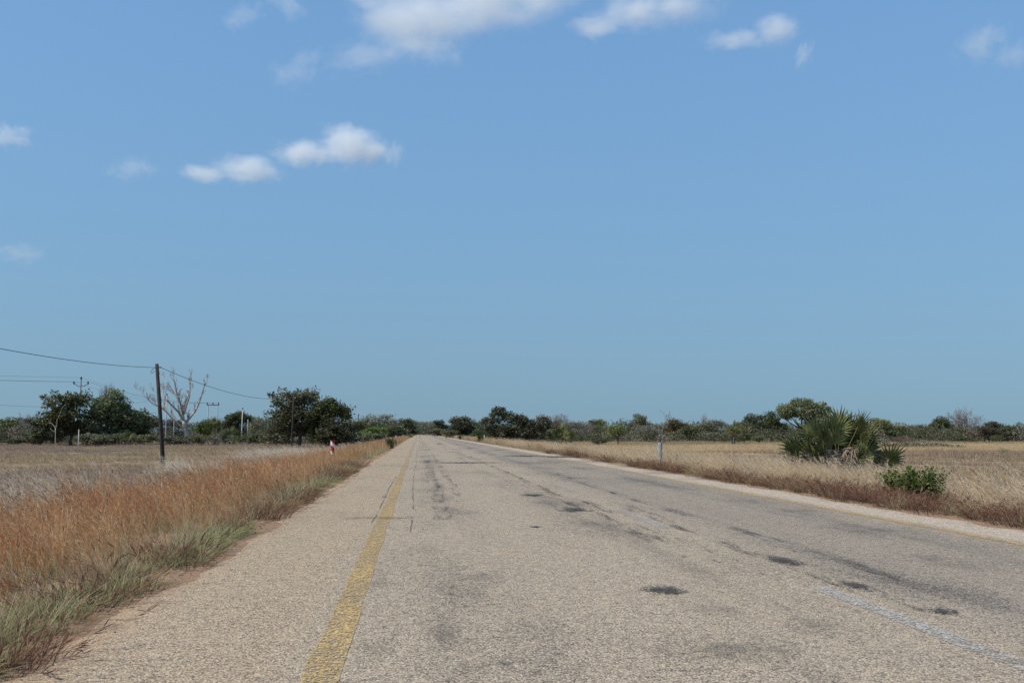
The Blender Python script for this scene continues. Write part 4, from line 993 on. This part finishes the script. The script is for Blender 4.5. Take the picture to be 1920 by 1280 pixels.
# ------------------------------------------------------------------ roadside shrubs close by
def leafy_shrub(name, X, Yd, w, h, label, seed, stems, mat, leaf, perstem=34, group=None, lean=0.0):
    z0 = gzf(X, Yd); e = empty(name, (X, Yd, z0), label, 'shrub', group); rg = np.random.default_rng(seed); acc = Acc(); C = []; R = []
    for k in range(stems):
        a = rg.random() * 6.28; r = w * 0.36 * math.sqrt(rg.random()); b = np.array([r * math.cos(a), r * math.sin(a) * 0.7, -0.03])
        t = b + np.array([b[0] * 0.45 + rg.normal(0, w * 0.06) + lean * h, b[1] * 0.4 + rg.normal(0, w * .05), h * rg.uniform(0.6, 1.02)])
        m = (b + t) / 2 + rg.normal(0, 0.03, 3) * w
        acc.tube([b, m, t], [0.012 * h + 0.004, 0.008 * h + 0.003, 0.002], 4)
        s = rg.uniform(0.12, 1.0, perstem)[:, None]; cc = np.where(s < 0.5, b + (m - b) * s * 2, m + (t - m) * (s - 0.5) * 2) + rg.normal(0, 0.035 * w + 0.01, (perstem, 3))
        cc[:, 2] = np.maximum(cc[:, 2], 0.02); C.append(cc); R.append(np.full(perstem, rg.random()))
    obj('stem', acc.mesh('stem', bark), e)
    obj('foliage', leaves_mesh('foliage', np.concatenate(C), np.concatenate(R), leaf, mat, rg, 0.45), e)
    return e
L_green = leaf_mat('glossy_shrub_leaves', (0.055, 0.105, 0.022), (0.18, 0.26, 0.065))
p = px_ground(1716, 938, -0.1)
leafy_shrub('leafy_shrub', p.x, p.y, 1.2, 0.78, 'bright green leafy shrub on the right verge beside the fan palm', 31, 80, L_green, 0.034, 70)
leafy_shrub('dark_shrub', -2.35, 88, 0.75, 0.95, 'dark leafy shrub at the left edge of the road before the far markers', 32, 40, L_ever, 0.05, 50)
leafy_shrub('dark_shrub', -2.5, 108, 0.6, 0.7, 'small green weed clump behind the dark roadside shrub', 33, 24, L_olive, 0.05, 40)
for (x, y, w, h, lab) in ((866, 826, 1.6, 1.0, 'green shrub at the right road edge below the round tree'), (901, 831, 0.9, 1.0, 'narrow green shrub at the right road edge by the big evergreen'), (845, 822, 1.2, 0.9, 'farthest green shrub on the right road edge')):
    leafy_shrub('roadside_shrub', XR + 0.55, (XR + 0.55) / (PX(x, 1.0)), w, h, lab, x, 40, L_bright, 0.07, 44, 'shrubs on the right road edge')
leafy_shrub('yellow_green_weed', 9.9, 41.0, 0.5, 0.75, 'thin yellow-green weed just right of the grey marker post', 36, 10, L_olive, 0.03, 36)
leafy_shrub('field_sprig', PX(1880, 88), 88, 1.3, 0.6, 'lone green sprig in the right field near the photo edge', 37, 14, L_olive, 0.05, 26)
leafy_shrub('verge_weed', 11.15, 20.4, 0.7, 0.5, 'yellow-flowered weed at the lower right verge', 38, 26, L_grey, 0.02, 40)
leafy_shrub('verge_weed', 9.0, 34.5, 0.6, 0.3, 'low dark weed beside the foot of the grey marker post', 39, 24, L_rust, 0.02, 40)

# ------------------------------------------------------------------ poles, wires, markers, signs
M_pole = simple_mat('creosoted_timber', (0.035, 0.028, 0.024), 0.8, 0.4, 3)
M_conc = simple_mat('weathered_concrete_pole', (0.42, 0.40, 0.37), 0.85, 0.2, 3)
M_steel = simple_mat('galvanised_steel', (0.20, 0.22, 0.24), 0.5, 0.2, 5, 0.3)
M_dark = simple_mat('dark_steel', (0.07, 0.07, 0.075), 0.6, 0.2, 5)
M_ins = simple_mat('brown_insulator', (0.03, 0.02, 0.018), 0.3, 0.2, 10)
M_wire = simple_mat('wire', (0.03, 0.03, 0.033), 0.6, 0.1, 4)
def pole_obj(name, X, Yd, top, r0, r1, label, cat, mat, group=None, lean=(0, 0)):
    z0 = gzf(X, Yd); e = empty(name, (X, Yd, z0), label, cat, group); a = Acc(); H = top - z0
    a.tube([(0, 0, -0.4), (lean[0] * 0.35, lean[1] * 0.35, H * 0.35), (lean[0], lean[1], H)], [r0, r0 * 0.9, r1], 10)
    obj('shaft', a.mesh('shaft', mat), e); return e, H
def part_tube(e, name, pts, rad, mat, sides=6):
    a = Acc(); a.tube(pts, rad, sides); return obj(name, a.mesh(name, mat), e)
def insulator(e, p, s=1.0):
    a = Acc(); x, y, z = p
    a.tube([(x, y, z - 0.05 * s), (x, y, z + 0.02 * s), (x, y, z + 0.06 * s), (x, y, z + 0.14 * s), (x, y, z + 0.20 * s), (x, y, z + 0.28 * s)], [0.03 * s, 0.05 * s, 0.12 * s, 0.06 * s, 0.13 * s, 0.05 * s], 8)
    return obj('insulator', a.mesh('insulator', M_ins), e)
TP = []
tel = [(309, 294, 682, 65, 'leaning black telephone pole in the left field, nearest the camera'), (547, 551, 740, 130, 'black telephone pole in front of the big roadside evergreen'),
       (624, 627, 769, 196, 'thin telephone pole against the right half of the evergreen clump'), (670, 672, 776, 270, 'far telephone pole in the gap right of the evergreen clump'),
       (688, 688, 779, 325, 'far dark telephone pole with a box near its top')]
for i, (xb, xt, yt, d, lab) in enumerate(tel):
    X = PX(xb, d); pt = px_at(xt, yt, d)
    e, H = pole_obj('telephone_pole', X, d, pt.z, 0.135 if i == 0 else 0.12, 0.10, lab, 'pole', M_pole, 'telephone poles along the left of the road', (pt.x - X, 0))
    t = Vector((pt.x - X, 0, H - 0.22))
    part_tube(e, 'bracket', [(t.x - 0.05, 0, t.z), (t.x + 0.28, -0.05, t.z + 0.01)], [0.03, 0.035], M_ins)
    if i == 0: part_tube(e, 'wire_loop', [(t.x - 0.08, 0, t.z - 0.02), (t.x - 0.22, 0, t.z - 0.08), (t.x - 0.34, 0, t.z - 0.30), (t.x - 0.28, 0, t.z - 0.36), (t.x - .12, 0, t.z - 0.2)], [0.014] * 5, M_wire, 5)
    if i == 4: part_tube(e, 'box', [(0.12, -0.1, H - 1.9), (0.12, -0.1, H - 1.0)], [0.28, 0.28], M_pole, 8)
    TP.append(Vector((X + t.x + 0.25, d - 0.05, e.location.z + t.z)))
def wire(name, a, b, sag, r, label, group):
    n = 24; base = (a + b) / 2; e = Acc(); pts = []
    for i in range(n + 1):
        t = i / n; p = a.lerp(b, t); p = p - Vector((0, 0, sag * 4 * t * (1 - t))); pts.append(np.array(p))
    e.tube(pts, [r] * (n + 1), 5, cap=False)
    return tag(obj(name, e.mesh(name, M_wire)), label, 'wire', group)
prev = Vector((-14.6, 0.5, 5.55))
e, H = pole_obj('telephone_pole', -14.85, 0.5, 5.8, 0.135, 0.10, 'telephone pole standing just outside the left of the photo', 'pole', M_pole, 'telephone poles along the left of the road')
part_tube(e, 'bracket', [(-0.05, 0, H - 0.25), (0.26, 0, H - 0.24)], [0.03, 0.035], M_ins)
WL = ['single telephone wire running off the left edge to the leaning pole', 'telephone wire from the leaning pole to the second pole', 'telephone wire past the big roadside evergreen', 'telephone wire between the thin and the far pole', 'farthest telephone wire to the pole with the box']
for i, (a, b) in enumerate(zip([prev] + TP[:-1], TP)):
    wire('telephone_wire', a, b, [1.05, 0.9, 0.7, 0.7, .4][i], [0.013, 0.016, 0.016, 0.016, .016][i], WL[i], 'telephone wires')
# high-voltage pole with curved crossarm and three insulators
HD = 192; hk = HD / 150
X = PX(147.5, HD); pt = px_at(150, 712, HD)
e, H = pole_obj('power_pole', X, HD, pt.z, 0.13, 0.08, 'power pole with curved crossarm and three insulators behind the left evergreen', 'pole', M_dark, 'power line poles', (0.12, 0))
zz = px_at(150, 724, HD).z - e.location.z; up = px_at(150, 720, HD).z - e.location.z
part_tube(e, 'crossarm', [(-0.92 * hk, 0, up), (-0.66 * hk, 0, up), (-0.30 * hk, 0, zz), (0.52 * hk, 0, zz), (0.88 * hk, 0, up), (1.12 * hk, 0, up)], [0.06] * 6, M_dark)
insulator(e, (-0.86 * hk, 0, up + 0.08), 1.4); insulator(e, (1.02 * hk, 0, up + 0.08), 1.4); insulator(e, (0.12, 0, H + 0.08), 1.6)
hvA = [Vector((X - 0.86 * hk, HD, e.location.z + up + 0.4)), Vector((X + 0.12, HD, e.location.z + H + 0.4)), Vector((X + 1.02 * hk, HD, e.location.z + up + 0.4))]
# H-frame
HF = 225
X = PX(398, HF); zt = px_at(398, 759, HF).z; z0 = gzf(X, HF)
e = empty('power_line_frame', (X, HF, z0), 'two-legged power line frame with three insulators right of the dead tree', 'pole', 'power line poles')
for sx in (-1.0, 1.0): part_tube(e, 'leg', [(sx, 0, -0.3), (sx * 0.97, 0, zt - z0)], [0.13, 0.10], M_steel, 8)
part_tube(e, 'crossarm', [(-1.25, 0, zt - z0), (1.25, 0, zt - z0)], [0.10, 0.10], M_steel)
for sx in (-1.15, 0, 1.15): insulator(e, (sx, 0, zt - z0 + 0.12), 1.3)
hvB = [Vector((X + sx, HF, zt + 0.5)) for sx in (-1.15, 0, 1.15)]
hv0 = [px_at(-60, 707, 128), px_at(-60, 694, 128), px_at(-60, 752, 128)]
HW = ['lower power wire from the left edge to the curved crossarm', 'upper power wire from the left edge to the pole top', 'low power wire crossing behind the left evergreen']
XX = hvA[1]
gone = [Vector((XX.x - 52, 110, hvA[0].z + .7)), Vector((XX.x - 51, 110, hvA[1].z + .7)), Vector((XX.x - 50, 110, hvA[2].z + .7))]
HW2 = ['left power wire sloping from the curved crossarm to the two-legged frame', 'middle power wire sloping from the pole top to the two-legged frame', 'right power wire sloping from the curved crossarm to the two-legged frame']
for i in range(3):
    wire('power_wire', hvA[i], gone[i], 1.0, 0.014, ['power wire running left from the left arm of the curved crossarm', 'topmost power wire running left from the pole top', 'power wire running left from the right arm of the curved crossarm'][i], 'power wires')
    wire('power_wire', hvA[i], hvB[i], 1.3, 0.013, HW2[i], 'power wires')
a0 = px_at(-40, 756, 172); b0 = px_at(312, 748, 190)
wire('power_wire', a0, b0, 0.9, 0.016, 'lowest wire passing behind the big left evergreens', 'power wires')
# other posts in the left scrub
for (xb, xt, yt, d, r, m, lab, nm) in (
    (311, 313, 742, 190, 0.10, M_conc, 'slim pale pole just right of the leaning telephone pole', 'power_pole'),
    (326, 326.5, 781, 230, 0.07, M_conc, 'short pale post left of the white dead tree trunk', 'post'),
    (415, 415.5, 780, 235, 0.08, M_steel, 'grey post right of the two-legged frame', 'post'),
    (453, 455, 768, 215, 0.13, M_conc, 'white concrete pole in the left scrub', 'power_pole'),
    (465, 465, 786, 240, 0.09, M_conc, 'short pale post right of the white concrete pole', 'post'),
    (494, 494.5, 774, 300, 0.10, M_steel, 'far dark pole above the thin spreading tree', 'power_pole'),
    (502, 502.5, 791, 235, 0.06, M_conc, 'faint pale post in the grey scrub', 'post'),
    (148, 148, 805, 166, 0.09, M_conc, 'short white post under the big left evergreen', 'post'),
    (908, 908, 815, 160, 0.07, M_conc, 'short pale post left of the big right evergreen', 'post')):
    X = PX(xb, d); pt = px_at(xt, yt, d)
    e, H = pole_obj(nm, X, d, pt.z, r, r * 0.8, lab, 'pole' if 'pole' in nm else 'post', m, 'posts and poles in the scrub', (pt.x - X, 0))
    if nm == 'power_pole':
        insulator(e, (pt.x - X, 0, H + 0.05), 1.2)
        part_tube(e, 'crossarm', [(pt.x - X - 0.5, 0, H - 0.25), (pt.x - X + 0.5, 0, H - 0.25)], [0.035, 0.035], M_steel)
# flexible marker posts
def stripe_mat():
    q = NT('red_white_reflective'); P = q.n('ShaderNodeTexCoord').outputs['Object']; X, Y, Z = q.xyz(P)
    s = q.math('ADD', q.math('MULTIPLY', X, 0.85), Z)
    u = q.math('MULTIPLY', q.math('SUBTRACT', s, 0.105), 2.45)
    k = q.math('GREATER_THAN', q.math('FRACT', u), 0.60)
    n = q.noise(P, 20, 3)
    q.color(q.mix(k, q.mix(n, (0.34, 0.012, 0.015), (0.52, 0.03, 0.03)), q.mix(n, (0.62, 0.64, 0.64), (0.8, 0.8, 0.8)))); q.b.inputs['Roughness'].default_value = 0.4
    return q.m
M_stripe = stripe_mat()
def marker(X, Yd, top, label, face, front):
    """curved marker blade on a narrow steel post"""
    z0 = gzf(X, Yd); H = top - z0
    e = empty('marker_post', (X, Yd, z0), label, 'road marker', 'roadside marker posts', face)
    a = Acc(); w, dep, zb = 0.088, 0.045, H - 0.62
    vs, fs = [], []
    N = 8
    for s in (0, 1):
        for zi in range(5):
            z = zb + (H - zb) * zi / 4; ww = w * (0.86 + 0.14 * zi / 4)
            for j in range(N + 1):
                t = j / N * 2 - 1; rr = 1 - 0.12 * s
                vs.append((math.sin(t * 1.35) / math.sin(1.35) * ww * rr, -math.cos(t * 1.35) * dep * rr * 1.6 + (0.0 if s == 0 else 0.006), z - zb))
    def id_(s, zi, j): return (s * 5 + zi) * (N + 1) + j
    for zi in range(4):
        for j in range(N):
            fs.append((id_(0, zi, j), id_(0, zi, j + 1), id_(0, zi + 1, j + 1), id_(0, zi + 1, j)))
            fs.append((id_(1, zi, j + 1), id_(1, zi, j), id_(1, zi + 1, j), id_(1, zi + 1, j + 1)))
    for j in range(N):
        fs.append((id_(0, 4, j), id_(0, 4, j + 1), id_(1, 4, j + 1), id_(1, 4, j))); fs.append((id_(0, 0, j + 1), id_(0, 0, j), id_(1, 0, j), id_(1, 0, j + 1)))
    for zi in range(4):
        fs.append((id_(0, zi, 0), id_(0, zi + 1, 0), id_(1, zi + 1, 0), id_(1, zi, 0))); fs.append((id_(0, zi + 1, N), id_(0, zi, N), id_(1, zi, N), id_(1, zi + 1, N)))
    me = bpy.data.meshes.new('blade'); me.from_pydata(vs, [], fs); me.materials.append(front); me.update()
    b = obj('blade', me, e); b.location = (0, 0, zb)
    part_tube(e, 'post', [(0, -0.02, -0.3), (0, -0.02, zb + 0.05), (0, -0.02, H - 0.1)], [0.03, 0.03, 0.03], M_steel, 6)
    return e
M_back = simple_mat('grey_marker_back', (0.26, 0.28, 0.29), 0.5, 0.2, 6, 0.1)
marker(-3.72, 47, 0.98, 'red and white striped marker post in the rusty grass on the left', 0.15, M_stripe)
p = px_ground(1236, 878)
marker(p.x + 0.05, p.y, 0.95, 'grey marker post on the right verge, seen from its back', math.radians(-35), M_back)
marker(PX(743, 150), 150, 0.95, 'far white-topped marker post, left one near the warning sign', 0, M_stripe)
marker(PX(756, 210), 210, 0.95, 'far white-topped marker post directly before the warning sign', 0, M_stripe)
# warning sign and white board beside it
M_red = simple_mat('sign_red', (0.42, 0.03, 0.03), 0.4, 0.15, 5); M_white = simple_mat('sign_white', (0.72, 0.71, 0.68), 0.4, 0.1, 5)
def prism(pts, y0, y1):
    n = len(pts); vs = [(x, y0, z) for x, z in pts] + [(x, y1, z) for x, z in pts]
    fs = [tuple(range(n)), tuple(range(2 * n - 1, n - 1, -1))] + [(i, i + n, (i + 1) % n + n, (i + 1) % n) for i in range(n)]
    me = bpy.data.meshes.new('plate'); me.from_pydata(vs, [], fs); me.update(); return me
d = 330; X = PX(763.5, d); zt = px_at(763, 803, d).z; z0 = gzf(X, d)
e = empty('warning_sign', (X, d, z0), 'triangular red and white warning sign far down the left verge', 'sign')
part_tube(e, 'post', [(0, 0.06, -0.3), (0, 0.06, zt - z0)], [0.05, 0.05], M_conc)
tri = lambda s, dz: [(-s, dz), (s, dz), (0, dz + s * 1.73)]
b = obj('border', prism(tri(0.62, zt - z0 - 1.07), -0.01, 0.01), e, M_red); obj('panel', prism(tri(0.43, zt - z0 - 0.96), -0.022, -0.014), e, M_white)
d = 320; X = PX(756, d); zt = px_at(756, 803, d).z; z0 = gzf(X, d)
e = empty('roadside_board', (X, d, z0), 'small white board on a dark post left of the warning sign', 'sign')
obj('board', prism([(-0.45, zt - z0 - 0.28), (0.45, zt - z0 - 0.28), (0.45, zt - z0), (-0.45, zt - z0)], -0.02, 0.02), e, M_white)
part_tube(e, 'post', [(0.25, 0.08, -0.3), (0.25, 0.08, zt - z0 - 0.05)], [0.09, 0.08], M_pole)

# ------------------------------------------------------------------ clouds: soft volumes above the plain
def cloud_mat(dens, seed, contrast, freq, lobes):
    q = NT('cloud_vapour'); q.t.nodes.remove(q.b)
    P = q.n('ShaderNodeTexCoord').outputs['Object']
    f = None
    for cx, cz, rx, rz in lobes:
        ln = q.n('ShaderNodeVectorMath', operation='LENGTH')
        q.l(q.mapv(P, (1 / rx, 1.25, 1 / rz), (-cx / rx, 0, -cz / rz)), ln.inputs[0])
        g = q.math('SUBTRACT', 1.0, ln.outputs['Value']); f = g if f is None else q.math('SMOOTH_MAX', f, g, 0.35)
    n1 = q.noise(q.mapv(P, (1.5, 1.2, 0.9), (seed, seed * 2.1, seed * 0.7)), freq, 7, 0.62, 0.35)
    ln = q.n('ShaderNodeVectorMath', operation='LENGTH'); q.l(P, ln.inputs[0])
    f = q.math('ADD', q.math('MINIMUM', f, q.math('MULTIPLY', q.math('SUBTRACT', 0.98, ln.outputs['Value']), 3.0)), q.math('MULTIPLY_ADD', n1, contrast, -0.5 * contrast))
    dn = q.math('MULTIPLY', q.smooth(f, 0.06, 1.0), dens)
    v = q.n('ShaderNodeVolumePrincipled')
    v.inputs['Color'].default_value = (0.99, 0.99, 0.99, 1); v.inputs['Anisotropy'].default_value = 0.2
    q.l(dn, v.inputs['Density']); q.l(v.outputs[0], q.o.inputs['Volume'])
    q.m.cycles.volume_step_rate = 0.3
    return q.m
def cloud_mesh():
    import bmesh
    bm = bmesh.new(); bmesh.ops.create_icosphere(bm, subdivisions=3, radius=1.0)
    me = bpy.data.meshes.new('cloud'); bm.to_mesh(me); bm.free(); return me
CL = [ # x, y, width px, height px, roll, thickness, label
 (880, 18, 420, 150, -8, 1.0, 'largest white cloud cut by the top edge of the photo'),
 (1185, 28, 240, 90, -8, 0.75, 'white cloud right of the largest, at the top edge'),
 (1300, 20, 150, 80, -20, 0.3, 'thin streaky cloud trailing right of the top cloud'),
 (1400, 66, 190, 78, -10, 0.6, 'small cloud with a round right end near the top'),
 (1507, 104, 36, 66, 20, 0.35, 'tiny upright wisp right of the round-ended cloud'),
 (615, 275, 200, 90, -10, 1.0, 'bright white cloud left of the centre of the sky'),
 (437, 318, 180, 72, -8, 0.8, 'flat white cloud lower left of the bright one'),
 (690, 105, 180, 70, -15, 0.35, 'thin ragged wisp below the left of the largest cloud'),
 (800, 90, 140, 70, 10, 0.35, 'faint ragged wisp directly below the largest cloud'),
 (740, 290, 40, 56, 10, 0.35, 'tiny wisp right of the bright white cloud'),
 (20, 255, 90, 48, 0, 0.5, 'small cloud at the left edge of the photo'),
 (248, 318, 90, 46, -10, 0.28, 'faint wisp left of the flat white cloud'),
 (36, 475, 90, 40, 0, 0.22, 'very faint low wisp at the left edge'),
 (1840, 82, 110, 70, -25, 0.42, 'thin cloud near the top right corner'),
 (1900, 105, 80, 60, -25, 0.28, 'faint wisp at the right edge near the top'),
 (560, 130, 130, 60, -30, 0.22, 'faint streak left of the ragged wisps'),
 (455, 30, 90, 50, -35, 0.22, 'faint streak near the top left of the sky'),
 (540, 12, 80, 50, 20, 0.25, 'faint wisp at the top edge left of the largest cloud'),
]
LOBES = {0: [(-0.45, -0.20, 0.62, 0.75), (0.05, 0.10, 0.68, 0.75), (0.58, 0.42, 0.5, 0.5)], 1: [(0.05, 0.12, 0.6, 0.75), (-0.5, -0.35, 0.5, 0.42), (0.55, 0.25, 0.45, 0.5)],
         3: [(0.5, 0.15, 0.48, 0.85), (-0.2, -0.15, 0.75, 0.4)], 5: [(0.32, 0.08, 0.62, 0.95), (-0.38, -0.28, 0.6, 0.5), (0.68, -0.15, 0.32, 0.55)], 6: [(0.25, 0.05, 0.7, 0.8), (-0.45, -0.25, 0.55, 0.45)]}
for i, (x, y, w, h, roll, th, lab) in enumerate(CL):
    el = (HOR - y) / F_PX; d = min(4600, 1150 / max(0.15, el))
    p = px_at(x, y, d); big = i in LOBES
    me = cloud_mesh()
    rw = w / 2 * d / F_PX * 1.25; rh = h / 2 * d / F_PX * 1.25
    me.materials.append(cloud_mat((2.3 if big else 1.5) * th / (rw * 0.6), 3.7 * i + 1.3, 1.6 if big else 2.5, 2.3 if big else 1.7, LOBES.get(i, [(0, 0, 0.95, 0.95)])))
    o = obj('cloud', me)
    o.location = p; o.scale = (rw, rw * 0.6, rh); o.rotation_euler = (0, 0 if big else math.radians(roll), -math.atan2(p.x, p.y))
    tag(o, lab, 'cloud', 'clouds')
